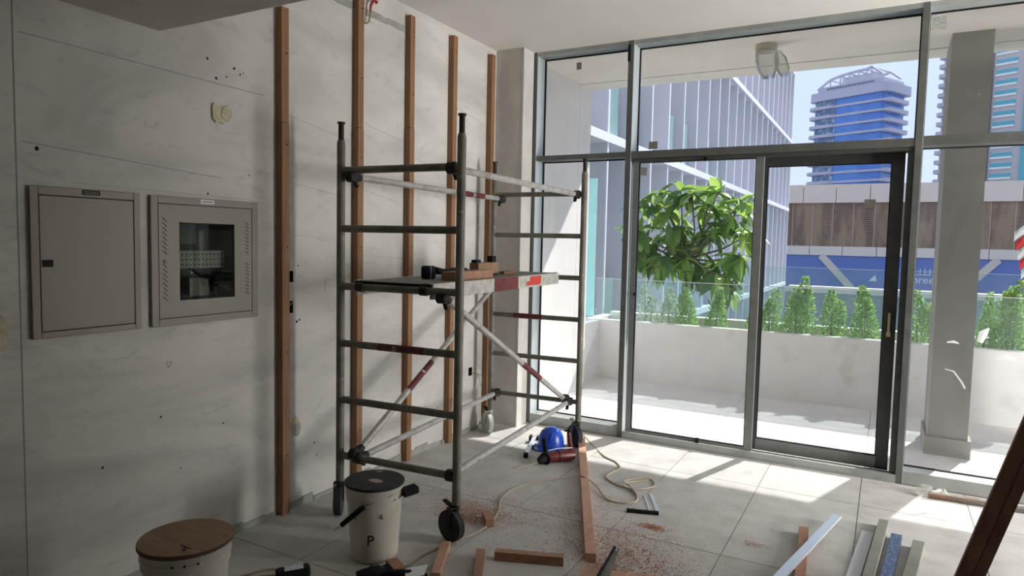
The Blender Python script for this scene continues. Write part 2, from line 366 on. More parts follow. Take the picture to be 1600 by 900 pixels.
# rough skirting edge of the left wall
b = MB(); random.seed(5)
y = 1.0
while y < 5.1:
    l = random.uniform(.05, .16); b.box(0, y, 0.0, random.uniform(.004, .012), min(y+l, 5.1), random.uniform(.02, .06)); y += l
put('broken_plaster_edge', b, M['cement'], wl_)
def wall_strip(name, y0, z0, y1, z1, wd, mt, th_=.0015):
    return put(name, MB().beam((th_/2, y0, z0), (th_/2, y1, z1), wd, th_, up=(1, 0, 0)), mt, wl_)
wall_strip('chalk_line', 1.43, 2.385, 2.62, 2.372, .003, M['chalk']); wall_strip('chalk_line', 1.43, 1.962, 2.35, 1.90, .003, M['chalk'])
wall_strip('chalk_line', 1.41, .02, 1.41, 2.53, .0035, M['chalk']); wall_strip('chalk_line', 1.62, 1.815, 2.55, 1.80, .002, M['chalk_pale'])
for (ya, za, yb, zb) in [(2.78, 2.30, 3.3, 2.22), (2.78, 1.92, 3.3, 1.86), (3.4, 1.93, 3.8, 1.86), (3.4, 1.5, 3.84, 1.47), (3.45, 2.35, 3.85, 2.29), (3.95, 2.2, 4.35, 2.12), (4.5, 2.65, 4.95, 2.58), (4.46, 1.2, 4.9, 1.17), (2.78, 1.62, 3.2, 1.6)]:
    wall_strip('pencil_line', ya, za, yb, zb, .002, M['chalk_pale'])
def rag(poly_c, ry, rz, seed, mt, name, th_=.004, n=14):
    random.seed(seed); cy, cz = poly_c; b = MB(); k = len(b.v)
    pts = [(cy+ry*math.cos(a)*random.uniform(.75, 1.1), cz+rz*math.sin(a)*random.uniform(.75, 1.1)) for a in [2*PI*i/n for i in range(n)]]
    b.v = [(th_, y, z) for y, z in pts]+[(0.0005, y, z) for y, z in pts]
    b.f = [tuple(range(n))]+[(i, (i+1) % n, n+(i+1) % n, n+i) for i in range(n)]
    return put(name, b, mt, wl_)
# cement band near the ceiling, putty patches
random.seed(9); b = MB(); y = 3.1
while y < 3.86:
    l = random.uniform(.05, .12); b.box(0.0, y, 3.045+random.uniform(-.006, .004), .003, y+l, 3.085+random.uniform(-.006, .006)); y += l
put('cement_band', b, M['cement'], wl_)
rag((2.35, 2.22), .05, .05, 3, M['putty'], 'putty_patch'); rag((2.38, 2.235), .035, .04, 4, M['putty'], 'putty_patch', .008)
rag((2.31, 2.23), .02, .05, 8, M['putty'], 'putty_patch', .011)
rag((1.345, 1.2), .022, .08, 5, M['putty'], 'putty_patch', .006); rag((2.85, .49), .045, .055, 6, M['putty'], 'putty_patch')
rag((2.86, .47), .025, .05, 16, M['cement'], 'putty_patch', .005)
for (y, z, r) in [(1.485, 1.94, .009), (2.275, 2.485, .007), (2.325, 2.40, .008), (2.385, 2.42, .005), (2.432, 2.472, .008), (2.47, 2.45, .005), (2.49, 2.46, .004), (2.72, 1.9, .006), (2.27, 1.815, .006), (2.0, .73, .006), (1.72, .56, .006), (2.52, 1.93, .004), (4.86, .42, .007), (2.87, 1.44, .005), (2.86, 1.11, .008), (2.88, 1.12, .006), (3.0, .35, .006), (3.02, .27, .005), (2.1, .45, .004), (2.35, .62, .005), (4.3, .3, .006)]:
    rag((y, z), r, r*1.1, int(y*100), M['hole'], 'drill_hole', .001, 8)
# torn blotches round the sockets
for (y, z, a, c_) in [(2.80, 1.375, .036, .04), (2.80, 1.20, .036, .045), (4.77, .51, .035, .042)]:
    pass
# triangle mark pencilled on the wall
for (a, b_) in [((2.03, .99), (2.06, .99)), ((2.06, .99), (2.045, .96)), ((2.045, .96), (2.03, .99))]:
    wall_strip('pencil_line', a[0], a[1], b_[0], b_[1], .002, M['chalk'])
for (ya, za, yb, zb) in [(3.09, 1.35, 3.09, 1.27), (3.09, 1.35, 3.16, 1.35), (3.09, 1.27, 3.16, 1.27)]:
    wall_strip('pencil_line', ya, za, yb, zb, .0015, M['chalk_pale'])

# ================================================================== WINDOW WALL
y0, y1, yg = 5.30, 5.466, 5.452
def frame(name): o = struct(name); return o
# vertical profiles
def mullion(name, xa, xb, gx=True, z0=0.0, z1=H):
    o = struct(name)
    put('profile', MB().box(xa, y0, z0, xb, y1, z1), M['alu'], o)
    put('lit_side_face', MB().box(xb, y0+.002, z0, xb+.003, y1-.01, z1), M['alu_lit'], o)  # thin paler plate: light on this side put into the colour
    return o
mullion('trim_1', .252, .298); mullion('trim_2', 1.116, 1.160); mullion('trim_3', 3.142, 3.182); mullion('trim_4', 4.80, 4.85); mullion('trim_6', 6.45, 6.5)
def window(n, xa, xb, za, zb, b=(.012, .012, .012, .012)):
    o = struct('window_%d' % n); l, r, lo_, hi_ = b
    put('frame', MB().box(xa, y0+.004, za, xb, y1, za+lo_), M['alu_light' if za < .1 else 'alu'], o)
    put('frame', MB().box(xa, y0+.004, zb-hi_, xb, y1, zb), M['alu_light' if zb > 3 else 'alu'], o)
    gk = MB(); d = .007
    gk.box(xa, yg-.012, za+lo_, xa+d, yg+.012, zb-hi_).box(xb-d, yg-.012, za+lo_, xb, yg+.012, zb-hi_)
    gk.box(xa, yg-.012, za+lo_, xb, yg+.012, za+lo_+d).box(xa, yg-.012, zb-hi_-d, xb, yg+.012, zb-hi_)
    put('gasket', gk, M['gasket'], o)
    put('pane', MB().box(xa+d, yg-.003, za+lo_+d, xb-d, yg+.003, zb-hi_-d), M['glass'], o)
    return o
window(1, .301, 1.116, 0, 2.331, (0, 0, .085, .02)); window(2, .301, 1.116, 2.331, H, (0, 0, .02, .032))
window(3, 1.163, 3.142, 2.297, H, (0, 0, .056, .032))
window(4, 3.185, 4.80, 0, 2.331, (0, 0, .09, .032)); window(5, 3.185, 4.80, 2.331, H, (0, 0, .032, .032))
window(6, 4.853, 6.45, 0, 2.331, (0, 0, .09, .032)); window(7, 4.853, 6.45, 2.331, H, (0, 0, .032, .032))
b = MB(); b.box(1.163, y0-.006, -.002, 3.142, y1, .03).box(1.163, y0-.006, .03, 3.142, y0+.03, .058).box(1.163, y0+.075, .03, 3.142, y0+.085, .052)
sill = struct('trim_5'); put('sill_track', b, M['alu_light'], sill)
put('head_track', MB().box(1.163, y0+.01, 2.272, 3.142, y1, 2.297), M['dkalu'], sill)
put('side_jamb', MB().box(3.104, y0+.02, .03, 3.142, y1, 2.272), M['dkalu'], sill)
put('shadow_gap', MB().box(1.163, YW-.021, -.004, 3.142, YW-.016, -.0005), M['gasket'], sill)
def sash(name, xa, xb, za, zb, ws, yc, mt, bw, tw_):
    o = struct(name); t = .02
    wl2, wr2 = ws
    put('stile', MB().box(xa, yc-t, za, xa+wl2, yc+t, zb), mt, o); put('stile', MB().box(xb-wr2, yc-t, za, xb, yc+t, zb), mt, o)
    put('bottom_rail', MB().box(xa+wl2, yc-t, za, xb-wr2, yc+t, za+bw), M['alu_stile'], o)  # on door_2 paler than its stiles, light on the rail painted in
    put('top_rail', MB().box(xa+wl2, yc-t, zb-tw_, xb-wr2, yc+t, zb), mt, o)
    gk = MB(); d = .006; a, c_, e_, f_ = xa+wl2, xb-wr2, za+bw, zb-tw_
    gk.box(a, yc-.014, e_, a+d, yc+.014, f_).box(c_-d, yc-.014, e_, c_, yc+.014, f_).box(a, yc-.014, e_, c_, yc+.014, e_+d).box(a, yc-.014, f_-d, c_, yc+.014, f_)
    put('gasket', gk, M['gasket'], o)
    put('pane', MB().box(a+d, yc-.003, e_+d, c_-d, yc+.003, f_-d), M['glass'], o)
    return o
d1 = sash('door_1', 1.180, 2.185, .04, 2.29, (.043, .056), y0+.045, M['alu_stile'], .035, .02)
d2 = sash('door_2', 2.150, 3.092, .052, 2.285, (.05, .079), y0+.115, M['dkalu'], .088, .078)
put('floor_latch', MB().box(1.765, y0+.002, .045, 1.79, y0+.026, .095), M['black'], d1)
put('head_latch', MB().box(1.745, y0+.002, 2.255, 1.77, y0+.026, 2.285), M['black'], d1)
put('side_stop', MB().box(1.222, y0+.002, 1.19, 1.24, y0+.026, 1.215), M['black'], d1)
hh = put('handle', MB().box(3.042, y0+.062, 1.01, 3.056, y0+.09, 1.165).box(3.036, y0+.07, 1.0, 3.062, y0+.095, 1.03), M['putty'], d2); hh['label'] = 'cream pull handle'
put('frame_stain', MB().box(.246, 5.288, 2.45, .254, 5.302, 2.86), M['gasket'], None)
for o in list(D.objects):
    if o.name == 'frame_stain': o.parent = D.objects['trim_1']; o.name = 'black_sealant'
put('black_sealant', MB().box(1.114, 5.292, 3.07, 1.134, 5.302, 3.2), M['gasket'], D.objects['trim_2'])
for i, (xa, za, xb, zb, lab) in enumerate([(.60, 3.09, .645, 3.15, 'grey paper sticker high on the narrow left upper pane'), (1.262, 2.385, 1.335, 2.445, 'pale paper sticker in the lower left corner of the wide upper pane'), (3.20, 3.085, 3.28, 3.17, 'grey paper sticker at the top left of the right upper pane'), (1.232, 2.16, 1.29, 2.225, 'crumpled sticker in the top left corner of the fixed door pane'), (2.855, 1.895, 2.925, 1.955, 'grey green sticker at the upper right of the sliding door pane')]):
    yy = yg-.005 if i not in (3, 4) else (y0+.04 if i == 3 else y0+.11)
    single('paper_sticker', MB().box(xa, yy, za, xb, yy+.0008, zb), M['sticker'], lab, 'sticker')
def smear(pts, r, lab):
    b = MB().tube([(x, yg-.0045, z) for x, z in pts], r, 6)
    b.v = [(x, yg-.005+(y-(yg-.0045))*.15, z) for x, y, z in b.v]
    single('plaster_smear', b, M['white'], lab, 'smear')
smear([(3.40, .985), (3.44, .992), (3.47, .982)], [.004, .011, .004], 'white plaster smear on the right pane over the column, the upper short one')
smear([(3.40, .80), (3.45, .79), (3.50, .72), (3.52, .68)], [.003, .005, .006, .006], 'thin curved white plaster smear low on the right pane')
smear([(3.68, .90), (3.73, .915), (3.79, .90)], [.012, .022, .012], 'broad white plaster smear on the right pane beside the column')
smear([(3.585, 1.0), (3.60, 1.06), (3.63, 1.10)], [.02, .03, .006], 'white plaster splash at the right edge of the column')

# ================================================================== TERRACE
tf = struct('terrace_floor', MB().box(-.1, YW-.02, -.2, 9, 7.62, -.006), M['grout'])
for i in range(-1, 8):
    for (a, b_) in ((5.47, 6.745), (6.75, 7.60)):
        x0 = max(.04, .55+i*1.2+.002); x1 = min(9, .55+(i+1)*1.2-.002)
        if x1 > x0+.02: put('tile', MB().box(x0, a, -.006, x1, b_, 0), M['tile_out'], tf)
struct('wall_terrace_left', MB().box(-.35, YW+.15, -.2, .12, 6.64, 4.5).box(-.35, 6.645, -.2, .12, 6.95, 4.5), M['ext_wall'])
struct('terrace_ceiling', MB().box(-.35, YW+.15, 3.26, 9, 6.64, 3.9).box(-.35, 6.646, 3.255, 9, 6.95, 3.9).box(-.3, 6.95, 4.1, 9, 8.50, 4.2), M['soffit'])
struct('terrace_window_head', MB().box(-.35, YW+.12, H+.002, 9, YW+.2, 3.9), M['soffit'])
par = struct('terrace_parapet', MB().box(-.06, 7.6, -.2, 9, 7.72, .69).box(-.06, 6.95, -.2, .04, 7.6, .69), M['parapet'])
put('skirting', MB().box(.04, 7.588, 0, 9, 7.6, .13).box(.04, 6.96, 0, .052, 7.588, .13), M['parapet'], par)
put('coping', MB().box(-.07, 7.595, .69, 9, 7.725, .70), M['ext_wall'], par)
pl = struct('planter', MB().box(-.06, 8.2, -.2, 9, 8.34, .74).box(-.2, 7.72, -.2, -.06, 8.34, .69), M['ext_wall'])
put('soil', MB().box(-.06, 7.72, .3, 9, 8.2, .60), M['soil'], pl)
# outdoor column
oc = struct('terrace_column', MB().box(3.365, 6.236, 0, 3.632, 6.80, 3.262), M['ext_col'])
put('skirting', MB().box(3.345, 6.216, 0, 3.655, 6.82, .14), M['ext_col'], oc)
oc = struct('terrace_column_right', MB().box(4.25, 6.236, 0, 4.55, 6.80, 3.262), M['ext_col'])
# glass railings
def railing(name, lab, yy, xs, z0_, z1_):
    t = thing(name, lab, 'railing', (xs[0], yy, z0_))
    for a, b_ in zip(xs, xs[1:]):
        p_ = put('glass_panel', MB().box(a+.004, yy-.006, z0_, b_-.004, yy+.006, z1_), M['rail_glass'], t)
        put('edge', MB().box(a+.004, yy-.008, z1_, b_-.004, yy+.008, z1_+.006), M['fac'], p_)
    return t
railing('glass_railing', 'frameless green tinted glass railing standing on the terrace parapet', 7.66, [-.05, 1.06, 2.33, 3.5, 4.7, 5.9], .70, 1.185)
railing('glass_railing', 'frameless glass railing behind the planter shrubs, taller in view', 12.4, [-1.3, .2, 1.7, 3.2, 4.7, 6.2, 7.7], -.6, 1.27)
single('neighbour_terrace', MB().box(-1.35, 8.345, -1.2, 9, 12.7, -.6), M['podium'], 'grey floor slab of the next terrace beyond the planter', 'terrace', kind='structure')
t = thing('glass_screen', 'tall teal frosted glass screen beside the end of the terrace wall', 'screen', (-.4, 7.9, .69))
put('glass_panel', MB().box(-.75, 7.885, .69, -.165, 7.90, 2.41), M['teal_glass'], t)
# lamp
t = thing('ceiling_lamp', 'round cream terrace ceiling lamp wrapped in loose clear plastic', 'lamp', (2.06, 5.97, 3.26))
put('dome', MB().lathe((2.06, 5.97, 0), [(0, 3.26), (.085, 3.26), (.088, 3.225), (.075, 3.205), (0, 3.20)], 32), M['lampshade'], t, True)
random.seed(4); b = MB(); prof = [(.088, 3.215), (.09, 3.16), (.085, 3.1), (.07, 3.04), (.045, 2.99)]
b.lathe((2.06, 5.97, 0), prof, 24); b.v = [(x+random.uniform(-.008, .008)+(3.22-z)*.12, y_+random.uniform(-.008, .008), z+random.uniform(-.01, .01)) for x, y_, z in b.v]
put('plastic_bag', b, M['plastic_bag'], t, True)
b = MB().lathe((2.15, 5.98, 0), [(.012, 3.21), (.045, 3.15), (.05, 3.06), (.03, 3.0)], 16); b.v = [(x+random.uniform(-.006, .006)+(3.22-z)*.25, y_+random.uniform(-.006, .006), z) for x, y_, z in b.v]
put('plastic_bag', b, M['plastic_bag'], t, True)

# ---- frangipani tree
def leaf_mesh(k):
    L, W = 1.0, .34; n = 6; b = MB(); random.seed(40+k); bend = (.25, .55, .85)[k]
    rows = []
    for i in range(n+1):
        s = i/n; wd = W*(math.sin(PI*min(1, s**.75*.97+.03))**.8)*.5; a = bend*s
        x = math.sin(a)/bend if bend else s; z = -(1-math.cos(a))/bend*1.2
        rows.append([(x*L, -wd, z+wd*.35), (x*L, 0, z), (x*L, wd, z+wd*.35)])
    b.v = [q for r in rows for q in r]
    for i in range(n):
        for j in range(2): a = i*3+j; b.f.append((a, a+1, a+4, a+3))
    me = D.meshes.new('leaf'); me.from_pydata(b.v, [], b.f); me.materials.append(M['leaf'])
    me.polygons.foreach_set('use_smooth', [True]*len(me.polygons)); return me
LM = [leaf_mesh(k) for k in range(3)]
tree = thing('frangipani_tree', 'frangipani tree with drooping clusters of long green leaves behind the fixed door pane', 'tree', (0.212, 10.8, -.6))
ro = [(-0.494, 2.283), (-0.22, 2.408), (0.3, 2.408), (0.158, 2.449), (0.717, 2.408), (1.059, 2.273), (0.528, 2.233), (-0.081, 2.134), (-0.544, 1.868), (-0.436, 1.504), (-0.137, 1.423), (0.219, 1.382), (0.689, 1.952), (1.103, 1.837), (0.424, 1.829), (0.901, 1.463), (0.569, 1.328), (0.806, 1.166), (1.063, 1.463), (0.053, 1.897), (0.875, 2.152), (-0.301, 1.737), (0.146, 1.64), (-0.571, 1.679), (0.779, 1.004), (-0.247, 1.355), (0.293, 1.22)]
random.seed(11)
trunk = [V((0.219, 10.8, -.6)), V((0.199, 10.8, 0.721)), V((0.226, 10.82, 1.126)), V((0.253, 10.82, 1.396))]
put('trunk', MB().tube(trunk, [.055, .048, .043, .038], 10), M['bark'], tree, True)
nl = 0
for (x, z) in ro:
    yy = 10.83+random.uniform(-.35, .40); p = V((x, yy, z))
    midp = (trunk[-1]*.5+p*.5)+V((random.uniform(-.06, .06), random.uniform(-.05, .05), -.06))
    put('branch', MB().tube([trunk[-1], midp, p-V((0, 0, .03)), p], [.020, .015, .011, .010], 7), M['bark'], tree, True)
    top = z > 1.95; n = 11 if not top else 8
    for k in range(n):
        if nl > 285: break
        az = 2*PI*k/n+random.uniform(-.3, .3)
        el = random.uniform(-.5, .8) if top else random.uniform(-1.3, .15)
        dr = V((math.cos(az)*math.cos(el), math.sin(az)*math.cos(el)*.8, math.sin(el))).normalized()
        up = V((0, 0, 1)); sd = up.cross(dr).normalized(); up = dr.cross(sd)
        tilt = random.uniform(-.5, .5); q = Matrix.Rotation(tilt, 3, dr); sd = q @ sd; up = q @ up
        s = random.uniform(.35, .50)
        o = D.objects.new('leaf', LM[random.randrange(3)]); C.objects.link(o); o.parent = tree
        mm = Matrix((dr*s, sd*s, up*s)).transposed().to_4x4(); mm.translation = p-V(tree['_o']); o.matrix_local = mm; nl += 1

b = MB(); random.seed(21)
for k in range(480):
    x, z = ro[random.randrange(len(ro))]; p = V((x+random.gauss(0, .09), 10.83+random.uniform(-.33, .38), z+random.gauss(-.07, .09)))
    az = random.uniform(0, 2*PI); el = random.uniform(-1.3, .5)
    dr = V((math.cos(az)*math.cos(el), math.sin(az)*math.cos(el), math.sin(el))); sd = V((0, 0, 1)).cross(dr).normalized(); L = random.uniform(.17, .32); w_ = L*.17; dn = V((0, 0, -L*.12))
    k0 = len(b.v); b.v += [tuple(p), tuple(p+dr*L*.4+sd*w_), tuple(p+dr*L*.8+sd*w_*.9+dn), tuple(p+dr*L+dn*1.6), tuple(p+dr*L*.8-sd*w_*.9+dn), tuple(p+dr*L*.4-sd*w_)]; b.f.append(tuple(range(k0, k0+6)))
o = put('inner_foliage', b, M['leaf'], tree); o['kind'] = 'stuff'

# ---- shrubs in the planter
def shrub(x, y_, h, rad, seed, lab, mt, stems=3, dens=1.0):
    random.seed(seed); t = thing('planter_shrub', lab, 'shrub', (x, y_, .6), 'shrubs planted along the terrace planter')
    st = MB(); fo = MB(); top = h
    for s in range(stems):
        ox = random.uniform(-.6, .6)*rad; oy = random.uniform(-.5, .5)*rad; hh_ = (top-.6)*random.uniform(.72, 1.0) if s else (top-.6)
        tip = V((x+ox*1.1, y_+oy, .6+hh_)); base = V((x+ox*.4, y_+oy*.4, .6)); st.tube([base, tip], [.006, .002], 5)
        n = int(430*dens*hh_/.5)
        for i in range(n):
            u_ = random.random()**.8; c_ = base.lerp(tip, .06+.94*u_); rr = rad*1.0*(1-u_)**.75*random.random()**.5+.006; a = random.uniform(0, 2*PI)
            c_ = c_+V((math.cos(a)*rr, math.sin(a)*rr, random.uniform(-.01, .01)))
            L = random.uniform(.02, .038); d = V((math.cos(a), math.sin(a), random.uniform(.1, 1.3))).normalized(); sd = d.cross(V((random.uniform(-1, 1), random.uniform(-1, 1), random.uniform(-1, 1)))).normalized()*L*.32
            k = len(fo.v); fo.v += [tuple(c_), tuple(c_+d*L*.5+sd), tuple(c_+d*L), tuple(c_+d*L*.5-sd)]; fo.f.append((k, k+1, k+2, k+3))
    put('stem', st, M['bark'], t); f_ = put('foliage', fo, mt, t); f_['kind'] = 'stuff'
    return t
S = [(.52, 1.12, .12, 'pale', 'pale wispy shrub at the left end of the fixed door pane', 2, .8), (.78, 1.10, .13, 'pale', 'pale sparse shrub left of the frangipani trunk', 3, .8),
     (1.02, 1.10, .13, 'g', 'dark green shrub just right of the frangipani trunk', 3, 1.3), (1.28, 1.12, .13, 'g', 'bushy green shrub under the right side of the frangipani crown', 3, 1.3),
     (1.745, .86, .07, 'g', 'smallest shrub, low beside the fixed door stile', 2, 1), (1.90, 1.14, .14, 'g', 'green shrub just right of the middle door stile', 3, 1.1),
     (2.20, 1.28, .17, 'g', 'widest shrub with two pointed tips behind the sliding door', 4, 1.3), (2.56, 1.16, .13, 'g', 'narrow two stemmed shrub at the middle of the sliding door pane', 3, 1.1),
     (2.86, 1.21, .13, 'g', 'bright green pointed shrub nearest the sliding door handle', 3, 1.4), (3.34, 1.19, .13, 'g', 'green shrub between the sliding door post and the terrace column', 3, 1.2),
     (3.86, 1.20, .08, 'g', 'slim shrub just right of the terrace column', 2, .9), (4.07, 1.33, .15, 'g', 'tall dense shrub at the right edge of the view', 4, 1.3), (4.5, 1.2, .14, 'g', 'shrub beyond the right edge of the view', 3, 1)]
for i, (x, h, r, k, lab, st, de) in enumerate(S): shrub(x, 7.95, h, r, 100+i, lab, M['shrubpale'] if k == 'pale' else M['shrub'], st, de)

# ---- flag at the right edge
t = thing('striped_flag', 'red and white striped flag hanging from a pole beyond the terrace rail', 'flag', (4.42, 8.9, .69))
put('pole', MB().tube([(4.42, 8.9, .69), (4.42, 8.9, 2.5)], .015, 10), M['white'], t, True)
for k in range(7):
    b = MB(); n = 7
    for i in range(n):
        for z_ in (0, 1):
            u_ = i/(n-1); zz = 2.02-.1*(k+z_)-.20*u_; xx = 4.385-.20*u_+(.02*k); b.v.append((xx, 8.9+.025*math.sin(u_*9), zz))
    for i in range(n-1): b.f.append((2*i, 2*i+1, 2*i+3, 2*i+2))
    o = put('flag_stripe', b, M['flag_r'] if k % 2 else M['white'], t, True); sm = o.modifiers.new('solid', 'SOLIDIFY'); sm.thickness = .004

# ================================================================== NEIGHBOURING BUILDING WITH FINS
nb = thing('finned_building', 'grey building with white vertical fins and slab bands seen left through the glass', 'building', (-1.5, 24, -8))
put('wall', MB().box(-12, 9, -8, -1.97, 36.4, 17), M['fac'], nb)
levels = [-3.7, -.2, 3.5, 6.85, 10.2, 13.6]
for z in levels: put('floor_slab', MB().box(-2.0, 9.2, z-.08, -1.44, 36.72, z+.08), M['slab'], nb)
for li, (za, zb) in enumerate(zip(levels, levels[1:])):
    for k in range(22):
        if li == 0 and k > 12: continue
        yy = 36.7-1.2556*k
        fo_ = put('fin', MB().box(-1.97, yy-.03, za+.08, -1.48, yy+.03, zb-.08), M['fin'], nb)
        put('fin_sunlit_edge', MB().box(-1.48, yy-.03, za+.08, -1.465, yy+.03, zb-.08), M['slab'], fo_)  # white cap: sunlight on the fin's edge put into the colour
        if li in (1, 2, 3) and k > 11:
            if k % 3: put('balcony_glass', MB().box(-1.62, yy+.05, za+.11, -1.60, yy+.8, za+1.15), M['balu_glass'], nb)
            if k % 2: put('dark_window', MB().box(-1.972, yy+.15, za+.12, -1.95, yy+.42, zb-.12), M['facdark'], nb)
put('base_wall', MB().box(-2.0, 9, -8, -1.8, 36.5, -3.8), M['faclow'], nb)

# podium between
pd = thing('podium_deck', 'far podium edge with pale coping below the blue hoarding', 'podium', (10, 37, -8))
put('wall', MB().box(-12, 36.9, -8, 40, 37.2, -.60), M['podium'], pd)
put('slab', MB().box(-1.3, 36.72, -.60, 40, 37.6, -.30), M['strut'], pd)
struct('street', MB().box(-120, 8.4, -8.4, 160, 600, -8), M['street'])

# ================================================================== MALL
ml = thing('mall_building', 'long beige building with brown louvers and a blue hoarding across the street', 'building', (5, 85, -8))
put('wall', MB().box(-40, 85.6, -8, 60, 110, 8.6), M['malllow'], ml)
for k in range(16):
    xa = -16+k*3.4
    put('upper_panel', MB().box(xa+.03, 84.7, 6.75, xa+3.37, 85.6, 8.8), M['mall'], ml)
    put('lower_panel', MB().box(xa+.9+.03, 84.75, .82, xa+.9+3.37, 85.6, 1.85), M['malllow'], ml)
put('louver_backing', MB().box(-40, 85.45, 1.85, 60, 85.6, 6.75), M['louverback'], ml)
b = MB()
for k in range(24): z = 1.95+k*.2; b.box(-40, 85.0, z, 60, 85.12, z+.045)
o = put('louver_slats', b, M['louver'], ml); o['kind'] = 'stuff'
b = MB()
for k in range(30): b.box(-30+k*2.1, 84.98, 1.85, -30+k*2.1+.09, 85.05, 6.75)
o = put('louver_mullions', b, M['louver'], ml); o['kind'] = 'stuff'
hd_ = put('hoarding', MB().box(-40, 84.9, -3.4, 60, 85.6, .80), M['hoard'], ml)
for (xa, za, xb, zb) in [(-3.65, .82, -.3, -2.9), (12.95, .82, 9.6, -2.9), (27, .82, 23.5, -2.9)]:
    put('strut', MB().beam((xa, 84.8, za), (xb, 84.8, zb), .75, .2, up=(0, 1, 0)), M['strut'], ml)
put('ground_band', MB().box(-40, 84.8, -8, 60, 85.6, -2.9), M['strut'], ml)
mx = frame_m((6.75, 84.86, -1.6), (1, 0, 0), (0, 0, 1))
text('hoarding_text', 'breed', 1.12, mx, M['white'], hd_, .02)
b = MB()
for (x, z0_, z1_) in [(6.1, -1.0, -.35), (6.55, -1.0, -.35), (7.0, -1.0, -.35)]: b.box(x, 84.83, z0_, x+.07, 84.88, z1_)
b.box(5.7, 84.83, -1.05, 7.1, 84.88, -.97)
put('hoarding_script', b, M['white'], hd_)
b = MB().box(2.9, 84.83, -1.6, 3.0, 84.88, -.1).beam((2.95, 84.85, -.1), (3.7, 84.85, .25), .08, .05, up=(0, 1, 0)).box(3.3, 84.83, -1.6, 3.37, 84.88, .0)
put('hoarding_drawing', b, M['white'], hd_)
b = MB(); b.v = [(1.3, 84.84, -1.9), (2.1, 84.84, -1.9), (1.9, 84.84, -1.2), (1.3, 84.88, -1.9), (2.1, 84.88, -1.9), (1.9, 84.88, -1.2)]; b.f = [(0, 1, 2), (3, 4, 5), (0, 1, 4, 3), (1, 2, 5, 4), (2, 0, 3, 5)]
put('hoarding_mark', b, M['white'], hd_)

# ================================================================== TOWERS
rz = math.atan2(-.459, .889)
def smooth_poly(hw, hd2, c, n=5):
    P_ = []
    for (sx_, sy_, a0) in ((1, 1, 0), (-1, 1, 90), (-1, -1, 180), (1, -1, 270)):
        for i in range(n+1):
            a = math.radians(a0+90*i/n); P_.append((sx_*(hw-c)+c*math.cos(a), sy_*(hd2-c)+c*math.sin(a)))
    return P_
tw1 = thing('blue_glass_tower', 'blue glass high-rise with curved roof crown and stacked balconies', 'tower', (-9.2, 287, -8), rz=rz, local=True)
tw1.scale = (.86, .86, .985)
# local frame: x right along the face, y away from the viewer, z up from -8
put('glass_core', MB().prism(smooth_poly(15.2, 9, 2), 0, 66.8), M['t_glass'], tw1)
put('glass_side_bay', MB().box(-14.6, -9.25, 0, -5.2, -8.9, 66.8), M['t_glass2'], tw1)
zt = 66.8
for k in range(15):
    z = zt-4.1-k*3.55
    put('balcony', MB().prism([(x-11.2, y_-4.6) for x, y_ in smooth_poly(6.2, 6.2, 2.4)], z, z+1.15), M['t_slab'], tw1)
    put('balcony', MB().prism([(x+10.8, y_-4.2) for x, y_ in smooth_poly(6.2, 6.2, 2.4)], z, z+.75), M['t_slab'], tw1)
    put('spandrel', MB().box(-6, -9.5, z+.15, 6, -8.9, z+1.0), M['t_slab'], tw1)
    put('corner_balcony', MB().prism([(x+15.6, y_+.0) for x, y_ in smooth_poly(2.0, 8, 1.6)], z-.2, z+1.2), M['t_slab'], tw1)
put('roof_band', MB().prism(smooth_poly(17.4, 10.4, 2.5), 66.0, 69.2), M['t_slab'], tw1)
put('roof_terrace', MB().prism(smooth_poly(14.8, 9, 2), 69.2, 71.2), M['t_slab'], tw1)
put('plant_room', MB().box(-6.5, -3, 71.2, 7, 6, 74.8), M['fac'], tw1)
b = MB(); pts = [(-14.2, 70.6), (-8.5, 73.6), (-4, 74.4), (0, 74.8), (4, 75.0), (7.5, 75.0), (9.5, 75.6), (14.0, 72.4)]
for a, c_ in zip(pts, pts[1:]): b.beam((a[0], -8.6, a[1]), (c_[0], -8.6, c_[1]), .8, .8, up=(0, 1, 0)); b.beam((a[0], 6, a[1]), (c_[0], 6, c_[1]), .8, .8, up=(0, 1, 0))
for x, z in pts[1:-1]: b.box(x-.2, -8.8, 70, x+.2, -8.4, z); b.box(x-.2, -8.6, z-.4, x+.2, 6, z)
put('roof_crown', b, M['t_slab'], tw1)
b = MB()
for k in range(22): b.box(-9.5+k*.95, -9.25, 69.9, -9.1+k*.95, -9.0, 70.6)
o = put('roof_openings', b, M['facdark'], tw1); o['kind'] = 'stuff'

tw2 = thing('grid_tower', 'pale grid high-rise with teal windows behind the terrace column', 'tower', (24.5, 243, -8), rz=rz, local=True)
put('wall', MB().box(-8.0, 0, 0, 11, 16, 78), M['t2_wall'], tw2)
put('stair_shaft', MB().box(1.9, -.8, 0, 2.9, 0, 78), M['facdark'], tw2)
put('glass_face', MB().box(11, -.6, 0, 26, 16, 78), M['t2_glass'], tw2)
put('side_wall', MB().box(-13.2, 6, 0, -8.0, 16, 78), M['t2_wall'], tw2)
for k in range(21):
    z = 31+k*2.95
    if z > 76: break
    for (xa, xb) in ((-6.9, -3.8), (-2.8, 1.5), (3.6, 8.9)):
        wn = put('window', MB().box(xa, -.12, z, xb, .1, z+1.15), M['t2_glass'], tw2)
        put('sill', MB().box(xa-.1, -.5, z-.55, xb+.1, .0, z), M['t2_sill'], wn)
    put('side_balcony', MB().prism([(x-11.9, y_+5.5) for x, y_ in smooth_poly(2.0, 2.0, 1.0, 3)], z-.3, z+.9), M['t_slab'], tw2)
    put('side_window', MB().box(-12.6, 5.8, z+.95, -8.6, 6.0, z+2.3), M['facdark'], tw2)

